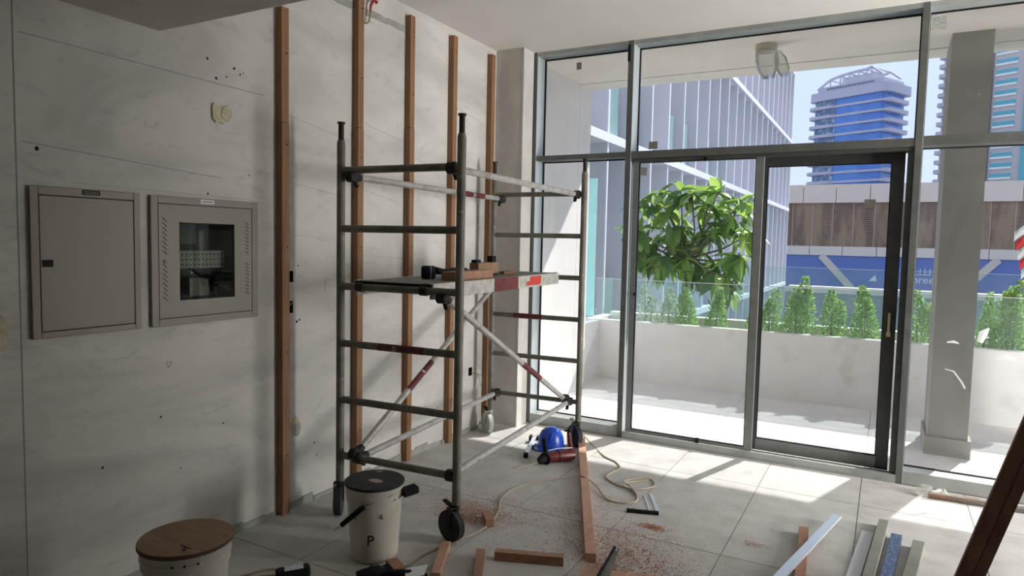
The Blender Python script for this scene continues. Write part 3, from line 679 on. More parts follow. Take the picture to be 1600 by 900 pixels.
# ================================================================== BATTENS ON THE WALL
MW = M['wood']
by = [2.7327, 3.3503, 3.8805, 4.4136, 4.9853]; ztop = [2.548+.32, 3.2, 3.16, 3.165, 3.165]; zj = [2.24, 2.307, 2.39, None, None]
names = ['nearest', 'second nearest', 'middle', 'fourth', 'farthest']
labs = ['upright reddish timber batten nearest the metal cabinets', 'upright timber batten beside the red ceiling wire, second from the cabinets', 'upright timber batten in the middle of the five on the left wall', 'upright timber batten fourth from the cabinets, behind the near scaffold post', 'upright timber batten next to the corner column']
for i, y in enumerate(by):
    t = thing('wall_batten', labs[i], 'batten', (.03, y, 0), 'timber battens fixed to the left wall')
    hw_ = .027
    zs = [.004]+([zj[i]-.0015] if zj[i] else [])+[ztop[i]]
    for k, (a, b_) in enumerate(zip(zs, zs[1:])):
        lo_ = a if k == 0 else a+.003
        put('timber_length', MB().box(.002, y-hw_+k*.002, lo_, .05-.003*k, y+hw_, b_), MW, t, bevel=.0015)
    for z in [.35, .95, 1.55, 2.12, 2.62, 3.05]:
        if z < ztop[i]-.05: put('screw', MB().lathe((0.0495, y+.008, z), [(0, .0012), (.005, .0012), (.005, -.001)], 8, 'x'), M['hole'], t)

# ================================================================== CABINETS IN THE WALL
def cab(name, lab, ya, yb, za, zb, bl, br, bt, bb, dep=.018):
    t = thing(name, lab, 'cabinet', (0, (ya+yb)/2, za))
    fr = MB(); a, b_, c_, d = ya+bl, yb-br, za+bb, zb-bt
    fr.box(.0005, ya, za, dep, a, zb).box(.0005, b_, za, dep, yb, zb).box(.0005, a, za, dep, b_, c_).box(.0005, a, d, dep, b_, zb)
    put('frame', fr, M['box'], t, bevel=.002)
    return t, a, b_, c_, d
t, a, b_, c_, d = cab('metal_cabinet', 'beige flush metal cabinet with plain door and black latch', 1.445, 1.903, 1.17, 1.79, .032, .03, .034, .025)
put('door_gap', MB().box(.001, a, c_, .006, b_, d), M['boxdark'], t)
dr = put('door', MB().box(.006, a+.003, c_+.003, .017, b_-.003, d-.003), M['box'], t, bevel=.0015)
put('latch', MB().box(.017, 1.486, 1.463, .021, 1.526, 1.492), M['black'], dr)
nm = put('nameplate', MB().box(.018, 1.648, 1.766, .0195, 1.722, 1.787), M['black'], t)
b = MB()
for z in (1.7815, 1.776, 1.771):
    for q in range(6): b.box(.0195, 1.653+q*.011, z-.0012, .0198, 1.661+q*.011, z+.0012)
o = put('plate_lettering', b, M['box'], nm)
t, a, b_, c_, d = cab('metal_cabinet', 'beige metal cabinet with glazed door and slotted vents, nearer the battens', 1.953, 2.567, 1.168, 1.787, .036, .04, .035, .035)
gp = MB().box(.001, a, c_, .006, 2.098, d).box(.001, 2.415, c_, .006, b_, d).box(.001, 2.098, c_, .006, 2.415, 1.286).box(.001, 2.098, 1.665, .006, 2.415, d)
put('door_gap', gp, M['boxdark'], t)
g_ = .003
dr = put('door', MB().box(.006, a+g_, c_+g_, .017, 2.098, d-g_).box(.006, 2.415, c_+g_, .017, b_-g_, d-g_).box(.006, 2.098, c_+g_, .017, 2.415, 1.286).box(.006, 2.098, 1.665, .017, 2.415, d-g_), M['box'], t)
put('pane', MB().box(.009, 2.098, 1.286, .012, 2.415, 1.665), M['cab_glass'], dr)
for (yc, za) in ((2.022, 1.52), (2.022, 1.30), (2.494, 1.515), (2.494, 1.30)):
    n = 8 if yc < 2.2 else 9; hh_ = .155
    for k in range(n):
        z = za+hh_*k/(n-1)
        put('vent_slot', MB().beam((.0172, yc-.011, z+.010), (.0172, yc+.011, z-.010 if yc < 2.2 else z-.004+.0), .0035, .001, up=(1, 0, 0)), M['boxdark'], dr)
lk = put('lock', MB().lathe((.017, 2.02, 1.477), [(.0, .006), (.008, .006), (.010, 0)], 16, 'x'), M['steel'], dr)
nm = put('nameplate', MB().box(.018, 2.216, 1.762, .0195, 2.292, 1.782), M['white'], t)
b = MB()
for q in range(8): b.box(.0195, 2.226+q*.0072, 1.769, .0198, 2.231+q*.0072, 1.775)
put('plate_lettering', b, M['black'], nm)
recess(holes[0], .12, M['boxin'], t, 'inner_box')
put('perforated_plate', MB().box(-.07, 2.105, 1.437, -.06, 2.41, 1.527), M['steelplate'], t)
b = MB()
for i in range(13):
    for j in range(3): b.box(-.06, 2.117+i*.023, 1.452+j*.026, -.0585, 2.123+i*.023, 1.459+j*.026)
put('plate_holes', b, M['hole'], t)
put('inner_device', MB().box(-.1, 2.19, 1.30, -.04, 2.30, 1.39), M['box'], t); put('inner_device', MB().box(-.11, 2.16, 1.56, -.07, 2.25, 1.66), M['cement'], t)
put('inner_device', MB().box(-.09, 2.33, 1.35, -.03, 2.38, 1.40), M['black'], t)
put('inner_cable', MB().tube([(-.05, 2.2, 1.44), (-.03, 2.24, 1.40), (-.03, 2.30, 1.385), (-.05, 2.36, 1.42), (-.06, 2.4, 1.36)], .006, 8), M['black'], t)

# ================================================================== SOCKET WIRES
t = thing('ceiling_wire', 'red tipped wire sticking out of the wall high beside the second batten', 'wire', (0, 3.44, 3.0))
put('sheath', MB().tube([(0.002, 3.42, 2.985), (.02, 3.435, 2.985), (.03, 3.445, 3.0), (.03, 3.452, 3.06)], .005, 8), M['wire'], t, True)
put('red_wires', MB().tube([(.03, 3.452, 3.05), (.032, 3.455, 3.10), (.04, 3.475, 3.14), (.045, 3.50, 3.13)], [.005, .008, .011, .012], 8), M['wirered'], t, True)
put('red_wires', MB().tube([(.012, 3.39, 3.05), (.02, 3.40, 3.10), (.02, 3.392, 3.14)], .008, 8), M['wirered'], t, True)
t = thing('socket_wires', 'thin loose wires hanging from the low wall socket hole between battens', 'wire', (0, 4.77, .4)); random.seed(3)
for k in range(5):
    e_ = V((random.uniform(.02, .06), 4.80+.035*k, random.uniform(.36, .5)))
    put('wire', MB().tube([(-.01, 4.775, .50), (.03, 4.79, .50), (.045, 4.80+.02*k, .47), e_], .0016, 6), M['wirebr' if k % 2 else 'wire'], t, True)
t = thing('socket_wires', 'short bare wires in the lower hole beside the nearest batten', 'wire', (0, 2.8, 1.17))
for k in range(4): put('wire', MB().tube([(-.03, 2.78+.012*k, 1.18), (.004, 2.80-.006*k, 1.20), (.004, 2.785+.013*k, 1.225)], .0022, 6), M['putty' if k % 2 else 'cement'], t, True)

# ================================================================== SCAFFOLD
SX, SY, SA, SW, SL, RZ, RS, PT = .2948, 2.9093, .0672, .7779, 1.9322, .3507, .3272, 2.2559
cs, sn = math.cos(SA), math.sin(SA)
def sp(u, v, z): return V((SX+cs*u-sn*v, SY+sn*u+cs*v, z))
sc = thing('mobile_scaffold', 'grey tubular mobile scaffold tower on casters with a deck halfway up', 'scaffold', tuple(sp(SW/2, SL/2, 0)))
ru = V((cs, sn, 0)); rv = V((-sn, cs, 0))
for (u, v) in ((0, 0), (SW, 0), (0, SL), (SW, SL)):
    far = v > 0
    ps = put('post', MB().tube([sp(u, v, .20), sp(u, v, PT-.12), sp(u, v, PT-.10)], [.0235, .0235, .019], 20), M['steel'], sc, True)
    put('spigot', MB().tube([sp(u, v, PT-.10), sp(u, v, PT-.012), sp(u, v, PT-.010), sp(u, v, PT)], [.0155, .0155, .022, .022], 16), M['clamp'], ps, True)
    # caster
    cm = M['castergrey'] if (u == 0 and far) else M['rubber']
    c0 = sp(u, v, .085)-ru*((.022 if u else 0) if v == 0 else .02)+rv*(-.01)
    wd = (rv*.85-ru*.5).normalized() if (v == 0 and u == 0) else (ru*.95-rv*.3).normalized() if v == 0 else (ru*.8-rv*.6).normalized()   # rolling direction
    ax = wd.cross(V((0, 0, 1))).normalized()
    wh = MB().tube([c0-ax*.022, c0-ax*.019, c0+ax*.019, c0+ax*.022], [.076, .085, .085, .076], 28)
    cst = put('caster', MB().tube([sp(u, v, .17), sp(u, v, .205)], [.02, .02], 12), M['clamp'] if not (u == 0 and far) else cm, sc, True)
    put('wheel', wh, cm, cst, True)
    fk = MB()
    for s in (-1, 1): fk.beam(c0+ax*.028*s, c0+ax*.028*s+V((0, 0, .105))+wd*.012, .03, .004, up=ax)
    fk.beam(c0+V((0, 0, .10))-ax*.03+wd*.01, c0+V((0, 0, .10))+ax*.03+wd*.01, .04, .006)
    put('fork', fk, cm if cm is M['castergrey'] else M['clamp'], cst)
    put('brake_lever', MB().beam(c0+V((0, 0, .105)), c0+V((0, 0, .125))-wd*.06, .03, .005), M['clamp'], cst)
for v in (0, SL):
    for k in range(6):
        z = RZ+k*RS
        put('rung', MB().tube([sp(.015, v, z), sp(SW-.015, v, z)], .0205 if v == 0 else .019, 16), M['steel'], sc, True)
def brace(p0, p1, bands=()):
    p0, p1 = V(p0), V(p1); o = put('brace', MB().tube([p0, p1], .0195, 16), M['brace'], sc, True); d = (p1-p0)
    for (a, b__) in bands:
        put('red_band', MB().tube([p0+d*a, p0+d*b__], .0202, 16), M['redtape'], o, True)
    for p, s in ((p0, 1), (p1, -1)):
        put('coupler', MB().tube([p-rv*.028*s-ru*.026, p-rv*.028*s-ru*.02, p-rv*.028*s+ru*.02, p-rv*.028*s+ru*.026], [.026, .033, .033, .026], 14), M['clamp'], o, True)
        q = d.normalized()*s
        put('claw', MB().tube([p-q*.015, p+q*.0, p+q*.05], [.026, .030, .022], 12).beam(p+V((0, 0, -.02)), p+V((0, 0, -.055))+q*.025, .022, .014), M['clamp'], o, True)
    return o
z5 = RZ+5*RS; z3 = RZ+3*RS
br1 = brace(sp(.72, .03, z5-.005), sp(.72, SL-.03, z5-.005))
brace(sp(.07, .03, z5-.035), sp(.07, SL-.03, z5-.035), [(.66, .74), (.76, .84)])
brace(sp(.74, .03, RZ), sp(.70, SL-.03, RZ))
brace(sp(.13, .03, RZ), sp(.06, SL-.03, RZ))
dg = brace(sp(.10, .03, RZ+.02), sp(.09, SL-.03, z3-.02), [(.28, .43)])
brace(sp(.67, .03, z3-.03), sp(.67, SL-.03, RZ+.02), [(.55, .72)])
for (v, k, ua, ub) in ((0, 2, .27, .57), (SL, 2, .20, .45)):
    o = put('red_band', MB().tube([sp(ua, v, RZ+k*RS), sp(ub, v, RZ+k*RS)], .0212, 16), M['redtape'], sc, True)
    if v == 0: text('painted_letter', 'D', .035, frame_m(sp(.385, -.0225, RZ+2*RS), ru, (0, 0, 1)), M['white'], o)
p0 = sp(.10, .03, RZ+.02); p1 = sp(.09, SL-.03, z3-.02); dd = (p1-p0)
pm = p0+dd*.37; nrm = (CAM-pm).normalized(); dn = dd.normalized(); nrm = (nrm-dn*nrm.dot(dn)).normalized()
text('painted_letter', 'B', .034, frame_m(pm+nrm*.021, dn, nrm.cross(dn)), M['white'], dg)
p0 = sp(.74, .03, RZ); p1 = sp(.70, SL-.03, RZ); dn = (p1-p0).normalized(); pm = p0+(p1-p0)*.5; nrm = (CAM-pm).normalized(); nrm = (nrm-dn*nrm.dot(dn)).normalized()
text('painted_letter', 'N', .034, frame_m(pm+nrm*.021, dn, nrm.cross(dn)), M['white'], sc)
# deck
dk = put('deck', MB().beam_box(sp(.345, .935, 1.362), ru*.245, rv*.925, V((0, 0, .006))), M['deck'], sc)
for (u, mt_) in ((.10, M['deckbeam']), (.60, M['deckbeam'])):
    bb = put('deck_beam', MB().beam_box(sp(u, .935, 1.329), ru*.012, rv*.925, V((0, 0, .042))), mt_, sc, bevel=.002)
    if u == .60:
        put('red_band', MB().beam_box(sp(.6125, .92, 1.329), ru*.0012, rv*.18, V((0, 0, .0425))), M['redtape'], bb)
        put('red_splash', MB().beam_box(sp(.6125, 1.40, 1.335), ru*.0012, rv*.10, V((0, 0, .028))).beam_box(sp(.6125, 1.36, 1.315), ru*.001, rv*.12, V((0, 0, .015))), M['redpaint'], bb)
put('deck_end', MB().beam_box(sp(.35, 1.855, 1.335), ru*.25, rv*.006, V((0, 0, .036))), M['deckbeam'], sc)
put('deck_end', MB().beam_box(sp(.35, .012, 1.352), ru*.25, rv*.006, V((0, 0, .014))), M['black'], sc)
for u in (.14, .56):
    for v in (0, SL): put('deck_hook', MB().tube([sp(u, v+(-.0 if v == 0 else 0), RZ+3*RS+.028), sp(u, v+.04*(1 if v == 0 else -1), RZ+3*RS+.028)], .012, 10).tube([sp(u-.02, v, RZ+3*RS), sp(u+.02, v, RZ+3*RS)], .027, 14), M['clamp'], sc, True)

# ---- things on the deck
ZD = 1.3685
def onbeam(u, v, z, hu, hv, hz_, rot=0):
    a = ru*math.cos(rot)+rv*math.sin(rot); c__ = rv*math.cos(rot)-ru*math.sin(rot)
    return MB().beam_box(sp(u, v, z), a*hu, c__*hv, V((0, 0, hz_)))
t = thing('cordless_drill', 'black cordless tool lying at the left end of the scaffold deck', 'power tool', tuple(sp(.33, .55, ZD)))
put('battery', onbeam(.31, .44, ZD+.040, .032, .045, .040), M['black'], t, bevel=.012); put('battery_rim', onbeam(.31, .415, ZD+.040, .034, .003, .038), M['cement'], t)
put('handle', MB().tube([sp(.32, .5, ZD+.05), sp(.33, .58, ZD+.040), sp(.34, .72, ZD+.042)], [.024, .019, .022], 12), M['black'], t, True)
put('body', MB().tube([sp(.34, .72, ZD+.035), sp(.34, .80, ZD+.035), sp(.34, .88, ZD+.032)], [.025, .034, .018], 14), M['black'], t, True)
single('timber_offcut', onbeam(.50, .60, ZD+.026, .05, .24, .026), M['woodx'], 'short thick reddish timber offcut on the deck in front of the black tool', 'timber', bevel=.001)
t = thing('wooden_plane', 'brown box shaped wooden hand plane near the middle of the deck', 'hand plane', tuple(sp(.35, 1.10, ZD)))
put('body', onbeam(.35, 1.10, ZD+.050, .035, .15, .040), M['ply'], t, bevel=.002); put('sole', onbeam(.35, 1.10, ZD+.005, .038, .15, .005), M['black'], t)
put('knob', onbeam(.35, 1.21, ZD+.112, .02, .03, .022), M['black'], t); put('blade', onbeam(.35, .98, ZD+.100, .02, .03, .01), M['black'], t)
single('timber_offcut', onbeam(.38, 1.42, ZD+.012, .02, .10, .011), M['leanwood'], 'thin dark stick at the right of the wooden plane', 'timber')

# ================================================================== BUCKETS
def bucket(name, lab, cx, cy, rb, rt, h, cat='bucket'):
    t = thing(name, lab, cat, (cx, cy, 0))
    f_ = lambda z: rb+(rt-rb)*z/h*.85
    prof = [(0, 0.001), (rb-.01, 0.001), (rb, .01), (f_(h*.8), h*.80), (f_(h*.8)+.007, h*.805), (f_(h*.8)+.007, h*.835), (f_(h*.9), h*.84), (f_(h*.9), h*.885), (f_(h*.9)+.008, h*.89), (f_(h*.9)+.008, h*.92), (rt-.004, h*.925), (rt, h*.97), (rt, h), (rt-.008, h), (rt-.012, h*.9), (rb-.006, .02), (0, .02)]
    put('body', MB().lathe((cx, cy, 0), prof, 48), M['white_pl'], t, True)
    return t
t = bucket('paint_bucket', 'white plastic bucket with a black lid and the letter P, beside the near caster', .805, 2.615, .118, .145, .375)
ld = put('lid', MB().lathe((.805, 2.615, 0), [(0, .376), (.148, .376), (.150, .380), (.150, .388), (.147, .391), (0, .391)], 48), M['blacklid'], t, True)
put('torn_label', MB().prism([(.805+.045*math.cos(a)*(1 if k % 2 else .8)+.02, 2.60+.025*math.sin(a)) for k, a in enumerate([2*PI*q/9 for q in range(9)])], .391, .392), M['label'], ld)
put('torn_label', MB().prism([(.73, 2.705), (.76, 2.715), (.765, 2.73), (.735, 2.725)], .391, .392), M['cement'], ld)
vd = V((CAM.x-.805, CAM.y-2.615, 0)).normalized(); rd = V((-vd.y, vd.x, 0))
def on_b(ang, z, extra=0, rr=.148):
    q = vd*math.cos(ang)+rd*math.sin(ang); return V((.805, 2.615, z))+q*(rr+extra)
hp = put('bail_grip', MB().tube([on_b(-.35, .305), on_b(-.62, .27, .012), on_b(-.95, .21, .045)], [.013, .014, .013], 12), M['black'], t, True)
put('bail_wire', MB().tube([on_b(-1.2, .17, .06), on_b(-.95, .21, .045), on_b(-.3, .31), on_b(.5, .345), on_b(1.3, .35)], .0022, 6), M['steel'], t, True)
lg = put('side_latch', MB().beam(on_b(1.15, .335, -.002), on_b(1.45, .345, .065), .055, .04), M['black'], t, bevel=.006)
nrm = (vd*math.cos(-.15)+rd*math.sin(-.15)); pm = V((.805, 2.615, .125))+nrm*.1285
text('painted_letter', 'P', .075, frame_m(pm, V((0, 0, 1)).cross(nrm), (0, 0, 1)), M['black'], t, .001)
for (a_, z) in ((-.75, .25), (-.72, .235), (.25, .255), (.22, .245), (.27, .24), (.75, .32)):
    q = on_b(a_, z, 0, .1445 if z > .3 else .139); put('dark_spot', MB().beam_box(q, rd*.003, vd*.001, V((0, 0, .004))), M['black'], t)
t = bucket('ribbed_bucket', 'white ribbed bucket covered with a round plywood lid near the left wall', .655, 1.665, .135, .165, .40)
ld = put('plywood_lid', MB().lathe((.655, 1.665, 0), [(0, .401), (.172, .401), (.174, .404), (.174, .417), (.172, .42), (0, .42)], 48), M['ply'], t, True)
put('edge_band', MB().lathe((.655, 1.665, 0), [(.1742, .402), (.1748, .404), (.1748, .415), (.1742, .417)], 48), M['plyedge'], ld)
put('burn_mark', MB().box(.71, 1.60, .42, .77, 1.607, .4204).box(.74, 1.583, .42, .75, 1.60, .4204).box(.755, 1.575, .42, .765, 1.59, .4204), M['black'], ld)
for k, (dx, dy) in enumerate(((.1, -.13), (.13, -.1), (.155, -.06))):
    n_ = V((dx, dy, 0)).normalized(); put('drill_hole', MB().beam_box(V((.655, 1.665, .372))+n_*.166, n_*.001, n_.cross(V((0, 0, 1)))*.004, V((0, 0, .004))), M['black'], t)
put('orange_sticker', MB().beam_box(V((.655, 1.665, .27))+V((.93, -.37, 0))*.155, V((.37, .93, 0))*.022, V((.93, -.37, 0))*.002, V((0, 0, .015))), mat('orange_print', (.75, .25, .02, 1), .6), t)

# ================================================================== TIMBER ON THE FLOOR
def plank(name, lab, p0, p1, wd, ht, mt, cat='timber', z=None, group=None):
    z = ht/2+.0005 if z is None else z
    return single(name, MB().beam((p0[0], p0[1], z), (p1[0], p1[1], z), wd, ht), mt, lab, cat, group, bevel=.0015)
plank('timber_batten', 'long reddish timber batten lying from the scaffold wheel toward the camera', (.90, 5.06), (1.785, 3.115), .055, .045, M['wood_pink'])
plank('timber_offcut', 'short pale timber offcut just in front of the near scaffold caster', (1.085, 2.85), (1.235, 2.545), .045, .045, M['wood_pink'])
plank('timber_offcut', 'short timber offcut lying end on between the caster offcut and the crosswise block', (1.285, 2.87), (1.44, 2.585), .045, .045, M['woodx'])
plank('timber_offcut', 'timber block lying crosswise at the bottom centre of the floor', (1.355, 2.895), (1.68, 3.02), .045, .045, M['woodx'])
plank('timber_offcut', 'tiny cube of reddish timber beside the cable in the sawdust', (1.055, 3.30), (1.14, 3.205), .048, .045, M['woodx'])
plank('timber_board', 'wide timber board under the hand saw at the bottom edge', (1.82, 2.90), (2.22, 3.02), .13, .045, M['wood_pink'])
plank('timber_offcut', 'reddish timber length lying under the silver strip', (2.685, 4.05), (2.745, 3.25), .05, .045, M['woodx'])
single('metal_strip', MB().beam((2.84, 4.305, .052), (2.60, 3.10, .052), .045, .012), M['alu_strip'], 'silver metal strip lying across a short timber length', 'strip')
plank('white_strip', 'flat white strip lying left of the grey battens', (3.0, 4.26), (2.925, 3.3), .062, .012, M['white_strip'], 'strip')
plank('grey_batten', 'grey dusty batten lying between the white strip and the blue wrapped one', (3.078, 4.41), (2.992, 3.3), .05, .045, M['grey_prof'])
plank('wrapped_batten', 'batten wrapped in shiny blue film lying on the floor', (3.142, 4.26), (3.062, 3.3), .055, .03, M['bluewrap'])
plank('grey_batten', 'grey dusty batten rightmost of those lying on the floor', (3.245, 4.185), (3.14, 3.3), .055, .045, M['grey_prof'])
plank('timber_offcut', 'small brown block beside the black gloves at the bottom edge', (.96, 2.56), (1.06, 2.50), .06, .04, M['woodx'])
# hand saw
t = thing('hand_saw', 'hand saw lying across the wide timber board', 'saw', (1.89, 3.0, .046))
b = MB(); dq = V((.04, -.33, 0)).normalized(); q0 = V((1.885, 3.225, .050)); sdq = V((-dq.y, dq.x, 0))
pts = [q0-sdq*.012, q0+sdq*.012, q0+dq*.5+sdq*.05, q0+dq*.5-sdq*.015]
b.v = [tuple(p) for p in pts]+[tuple(p+V((0, 0, .002))) for p in pts]; b.f = [(0, 1, 2, 3), (4, 5, 6, 7), (0, 1, 5, 4), (1, 2, 6, 5), (2, 3, 7, 6), (3, 0, 4, 7)]
put('blade', b, M['steel'], t)
b = MB().beam_box(q0+dq*.20-sdq*.012+V((0, 0, .008)), dq*.2, sdq*.006, V((0, 0, .004))); put('spine', b, M['black'], t)
put('handle', MB().beam_box(q0+dq*.55+V((0, 0, .010)), dq*.06, sdq*.05, V((0, 0, .010))), M['ply'], t, bevel=.004)
put('rivet', MB().lathe(tuple(q0+dq*.022+V((0, 0, .0))), [(0, .0035), (.005, .0035), (.005, .002)], 12), M['white'], t)
# try square
t = thing('try_square', 'triangular set square with a black handle on the floor', 'set square', (1.80, 3.95, 0))
a0, a1 = V((1.725, 3.825, .0)), V((1.905, 3.885, .0))
put('handle', MB().beam(a0+V((0, 0, .011)), a1+V((0, 0, .011)), .022, .02), M['black'], t, bevel=.002)
tipq = V((1.725, 4.16, .004)); bl = MB()
for (p, q, wd) in ((a0+V((.005, 0, .004)), tipq, .004), (a0*.25+a1*.75+V((0, 0, .004)), tipq, .010), (a1+V((0, 0, .003)), tipq+V((.04, .02, -.001)), .022)):
    bl.beam(p, q, wd, .0016)
put('blade', bl, M['alu_strip'], t)
# leaning dark planks at the right
for k, (px, lab) in enumerate(((0.0, 'dark brown plank leaning at the right edge, left one of the pair'), (.034, 'dark brown plank leaning at the right edge, right one of the pair'))):
    p0 = V((3.135+px, 2.58, .0)); p1 = V((3.433+px, 2.52, 1.13)); d_ = (p1-p0)
    p1 = p0+d_*2.2
    side = V((1, 0, -d_.x/d_.z)).normalized()
    b = MB().beam_box((p0+p1)/2+V((0, 0, .0)), d_*1.1, side*.0155, V((0, 1, 0))*(.012))
    if k == 0: b.beam_box((p0+p1)/2-side*.0185, d_*1.09, side*.005, V((0, 1, 0))*(.010))
    single('leaning_plank', b, M['leanwood'], lab, 'plank', bevel=.0015)

# ================================================================== SMALL THINGS ON THE FLOOR
# helmet
t = thing('safety_helmet', 'blue plastic safety helmet on the floor beside the right far caster', 'helmet', (.78, 4.74, 0))
prof = [(.112, .0), (.114, .012), (.104, .018), (.102, .05), (.093, .095), (.074, .132), (.045, .155), (.0, .163)]
b = MB().lathe((.78, 4.74, .002), prof, 40)
put('shell', b, M['blue_hat'], t, True)
b = MB()
for s in (-.04, 0, .04): b.tube([(.78+s, 4.650, .085), (.78+s, 4.675, .128), (.78+s, 4.72, .158-abs(s)*.35), (.78+s, 4.78, .154-abs(s)*.35), (.78+s, 4.82, .118)], .008, 8)
put('ridge', b, M['blue_hat'], t, True)
put('brim', MB().prism([(.78+.10*math.cos(a), 4.63+.045*math.sin(a)) for a in [PI+PI*k/12 for k in range(13)]]+[(.87, 4.66), (.69, 4.66)], .004, .012), M['blue_hat'], t)
# red power tool
t = thing('red_power_tool', 'dark red power tool with black head lying before the blue helmet', 'power tool', (1.0, 4.40, 0))
put('body', MB().tube([(.955, 4.36, .045), (.98, 4.39, .047), (1.07, 4.50, .047), (1.10, 4.535, .045)], [.030, .040, .042, .034], 16), M['redtool'], t, True)
put('seam', MB().tube([(1.015, 4.433, .047), (1.020, 4.439, .047)], .0432, 16), M['black'], t)
put('head', MB().tube([(.925, 4.305, .032), (.935, 4.318, .035), (.955, 4.345, .04)], [.022, .032, .030], 14), M['black'], t, True)
put('guard', MB().beam((.965, 4.36, .0), (.905, 4.42, .165), .03, .012, up=(0, 1, 0)), M['black'], t, bevel=.003)
put('guard', MB().lathe((.955, 4.35, .04), [(.03, -.006), (.045, -.006), (.045, .006), (.03, .006)], 20, 'y'), M['black'], t)
put('handle', MB().tube([(1.09, 4.53, .06), (1.05, 4.57, .12), (1.035, 4.585, .19)], [.020, .019, .016], 12), M['redtool'], t, True)
put('handle_grip', MB().tube([(1.035, 4.585, .185), (1.032, 4.588, .225)], [.014, .010], 10).tube([(1.0, 4.585, .20), (1.05, 4.585, .205)], .008, 8), M['black'], t, True)
put('trim_rod', MB().tube([(.965, 4.38, .095), (1.02, 4.44, .105), (1.09, 4.52, .10)], .0035, 8), M['alu_strip'], t, True)
put('cord', MB().tube([(.925, 4.30, .02), (.86, 4.22, .005), (.82, 4.15, .004)], .004, 8), M['cable'], t, True)
t.location.x -= .035
# profiles
t = thing('metal_bracket', 'small silver channel bracket with black ends left of the helmet', 'bracket', (.60, 4.62, 0))
put('channel', MB().beam((.60, 4.80, .02), (.735, 4.40, .02), .028, .03), M['alu_strip'], t); put('end_cap', MB().beam((.727, 4.425, .02), (.738, 4.393, .02), .031, .033), M['black'], t)
put('end_cap', MB().beam((.565, 4.82, .03), (.585, 4.76, .03), .02, .04), M['black'], t); put('end_cap', MB().beam((.625, 4.83, .03), (.645, 4.77, .03), .02, .04), M['black'], t)
t = thing('metal_bracket', 'second silver bracket lying between the first one and the helmet', 'bracket', (.70, 4.68, 0))
put('channel', MB().beam((.67, 4.62, .015), (.62, 4.88, .015), .028, .024), M['alu_strip'], t); put('end_cap', MB().beam((.673, 4.60, .016), (.669, 4.63, .016), .031, .027), M['black'], t)
# cables
def catmull(pts, n=8):
    P_ = [V(p) for p in pts]; P_ = [P_[0]*2-P_[1]]+P_+[P_[-1]*2-P_[-2]]; out = []
    for i in range(1, len(P_)-2):
        for k in range(n):
            s = k/n; a, b__, c__, d__ = P_[i-1:i+3]
            out.append(.5*((2*b__)+(-a+c__)*s+(2*a-5*b__+4*c__-d__)*s*s+(-a+3*b__-3*c__+d__)*s**3))
    out.append(P_[-2]); return out
Z_ = .0055
c1 = [(1.03, 2.59), (1.03, 2.72), (1.06, 2.9), (1.11, 3.06), (1.12, 3.23), (1.07, 3.42), (.99, 3.59), (.97, 3.77), (1.02, 3.94), (1.15, 4.06), (1.32, 4.11), (1.45, 4.07), (1.56, 3.94), (1.67, 3.94), (1.72, 4.0), (1.70, 4.09), (1.62, 4.19), (1.52, 4.22), (1.41, 4.31), (1.40, 4.43), (1.42, 4.54), (1.35, 4.66), (1.22, 4.75), (1.02, 4.99)]
pts = []
for x, y in c1:
    pts.append((x, y, Z_))
pts[10] = (1.30, 4.13, .052); pts[9] = (1.20, 4.09, .03); pts[11] = (1.42, 4.09, .02)
pts += [(.95, 4.93, .10), (.90, 4.90, .16)]
single('power_cable', MB().tube(catmull(pts), .0052, 8), M['cable'], 'tan power cable snaking under the long batten to the far scaffold post', 'cable', smooth=True)
single('power_cable', MB().tube(catmull([(1.70, 4.09, .016), (1.62, 4.2, .016), (1.55, 4.27, .016), (1.57, 4.36, .008), (1.65, 4.44, .006), (1.71, 4.41, .006), (1.74, 4.32, .006), (1.69, 4.21, .016), (1.60, 4.17, .017), (1.56, 4.24, .017), (1.60, 4.33, .008), (1.68, 4.40, .017)]), .0048, 8), M['cable'], 'loose double loop of tan cable beyond the set square', 'cable', smooth=True)
single('power_cable', MB().tube(catmull([(.40, 2.05, Z_), (.44, 2.14, Z_), (.47, 2.21, Z_), (.53, 2.25, Z_), (.57, 2.22, Z_), (.54, 2.18, .007), (.50, 2.15, Z_), (.46, 2.05, Z_), (.42, 1.98, Z_)]), .005, 8), M['cable'], 'tan cable loop beside the ribbed bucket at the bottom edge', 'cable', smooth=True)
single('power_cable', MB().tube(catmull([(.36, 1.95, Z_), (.36, 2.02, Z_), (.345, 2.06, Z_), (.31, 2.04, Z_), (.29, 1.97, Z_)]), .005, 8), M['cable'], 'short cable end behind the ribbed bucket', 'cable', smooth=True)
# black torch, gloves, paper
t = thing('work_light', 'small black work light with silver face beside the cable loop', 'work light', (.67, 2.21, 0))
put('body', MB().beam((.60, 2.16, .03), (.70, 2.28, .034), .07, .05), M['black'], t, bevel=.012); put('face', MB().beam((.63, 2.185, .0585), (.685, 2.25, .0615), .045, .004), M['alu_strip'], t, bevel=.001)
def glove(cx, cy, rot, lab, seed):
    random.seed(seed); t = thing('work_glove', lab, 'glove', (cx, cy, 0), rz=rot, local=True)
    put('palm', MB().tube([(-.08, 0, .016), (-.04, 0, .02), (.02, 0, .022), (.05, 0, .018)], [.028, .032, .036, .026], 12), M['black'], t, True)
    for k in range(4):
        y_ = -.03+.02*k; L = (.06, .075, .08, .065)[k]
        put('finger', MB().tube([(.03, y_, .02), (.03+L*.6, y_*1.25, .03), (.03+L, y_*1.4, .018)], [.012, .011, .008], 8), M['black'], t, True)
    put('thumb', MB().tube([(-.03, .025, .02), (.0, .055, .026), (.03, .065, .016)], [.013, .012, .009], 8), M['black'], t, True)
glove(.965, 2.425, .9, 'black work glove left of the small brown block', 1); glove(1.11, 2.475, .3, 'black work glove right of the small brown block', 2)
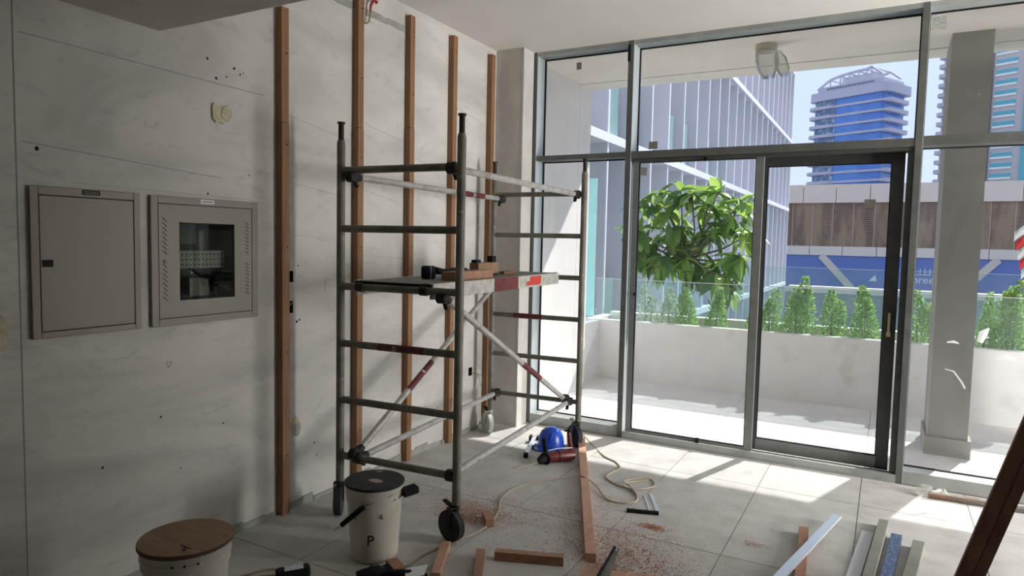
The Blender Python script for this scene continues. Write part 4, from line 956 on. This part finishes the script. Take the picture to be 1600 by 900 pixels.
single('paper_sheet', MB().prism([(1.10, 2.50), (1.165, 2.58), (1.21, 2.49), (1.15, 2.42)], .0505, .052), M['paper'], 'torn white paper corner lying on the black glove', 'paper')
# wrapped tube by the window
t = thing('wrapped_tube', 'brown tube wrapped in crumpled clear plastic at the foot of the right window', 'tube', (3.6, 5.11, 0))
put('core', MB().tube([(3.33, 5.10, .02), (3.6, 5.115, .02), (4.3, 5.14, .02)], .018, 12), M['leanwood'], t, True)
b = MB().tube([(3.30+.05*k, 5.105+.0012*k, .021) for k in range(20)], [.0205]*20, 12); random.seed(8)
b.v = [(x, y_+random.uniform(-.006, .006), max(.0005, z+random.uniform(-.004, .006))) for x, y_, z in b.v]
put('plastic_wrap', b, M['plastic_bag'], t)
b = MB().lathe((3.31, 5.14, 0), [(.05, .003), (.055, .03), (.04, .06), (.02, .066)], 10); b.v = [(x+random.uniform(-.012, .012), y_+random.uniform(-.012, .012), max(.001, z+random.uniform(-.01, .01))) for x, y_, z in b.v]
put('plastic_bunch', b, M['plastic_bag'], t)
b = MB().lathe((3.40, 5.16, 0), [(.045, .003), (.05, .02), (.03, .045)], 10); b.v = [(x+random.uniform(-.012, .012), y_+random.uniform(-.01, .01), max(.001, z+random.uniform(-.01, .01))) for x, y_, z in b.v]
put('plastic_bunch', b, M['plastic_bag'], t)

# ================================================================== SAWDUST
random.seed(77)
def chips(name, clusters, mt, lab, smin, smax):
    b = MB(); smin *= 1.35; smax *= 1.45
    for (cx, cy, sx_, sy_, n) in clusters:
        for i in range(n):
            x = random.gauss(cx, sx_); y = random.gauss(cy, sy_)
            if x < .08: continue
            s = random.uniform(smin, smax); a = random.uniform(0, PI); z = random.uniform(.0006, .004)
            dx, dy = math.cos(a)*s, math.sin(a)*s; k = len(b.v); tl = random.uniform(-.002, .002)
            b.v += [(x-dx, y-dy, z), (x-dy*.4, y+dx*.4, z+tl+.001), (x+dx, y+dy, z+.0015), (x+dy*.4, y-dx*.4, z+.0005)]; b.f.append((k, k+1, k+2, k+3))
    o = single(name, b, mt, lab, 'sawdust'); o['kind'] = 'stuff'
chips('sawdust', [(.95, 3.32, .13, .09, 2300), (1.35, 3.5, .35, .25, 700), (1.93, 3.69, .045, .02, 420), (1.85, 3.38, .16, .14, 1500), (2.0, 3.18, .16, .12, 1500), (1.6, 3.45, .12, .2, 400), (1.45, 3.66, .10, .12, 250), (2.47, 3.76, .03, .02, 80), (1.86, 3.08, .05, .05, 400)], M['chips'], 'scattered reddish sawdust and shavings on the floor round the cut timber', .0015, .005)
chips('dark_shavings', [(.95, 3.35, .3, .22, 700), (1.5, 3.5, .5, .3, 900), (1.9, 3.3, .3, .22, 700), (2.15, 4.1, .1, .1, 40)], M['chips2'], 'scattered small dark wood crumbs spread over the middle of the floor', .001, .003)
for k in list(D.objects):
    for q in ('_o', '_local'):
        if q in k: del k[q]
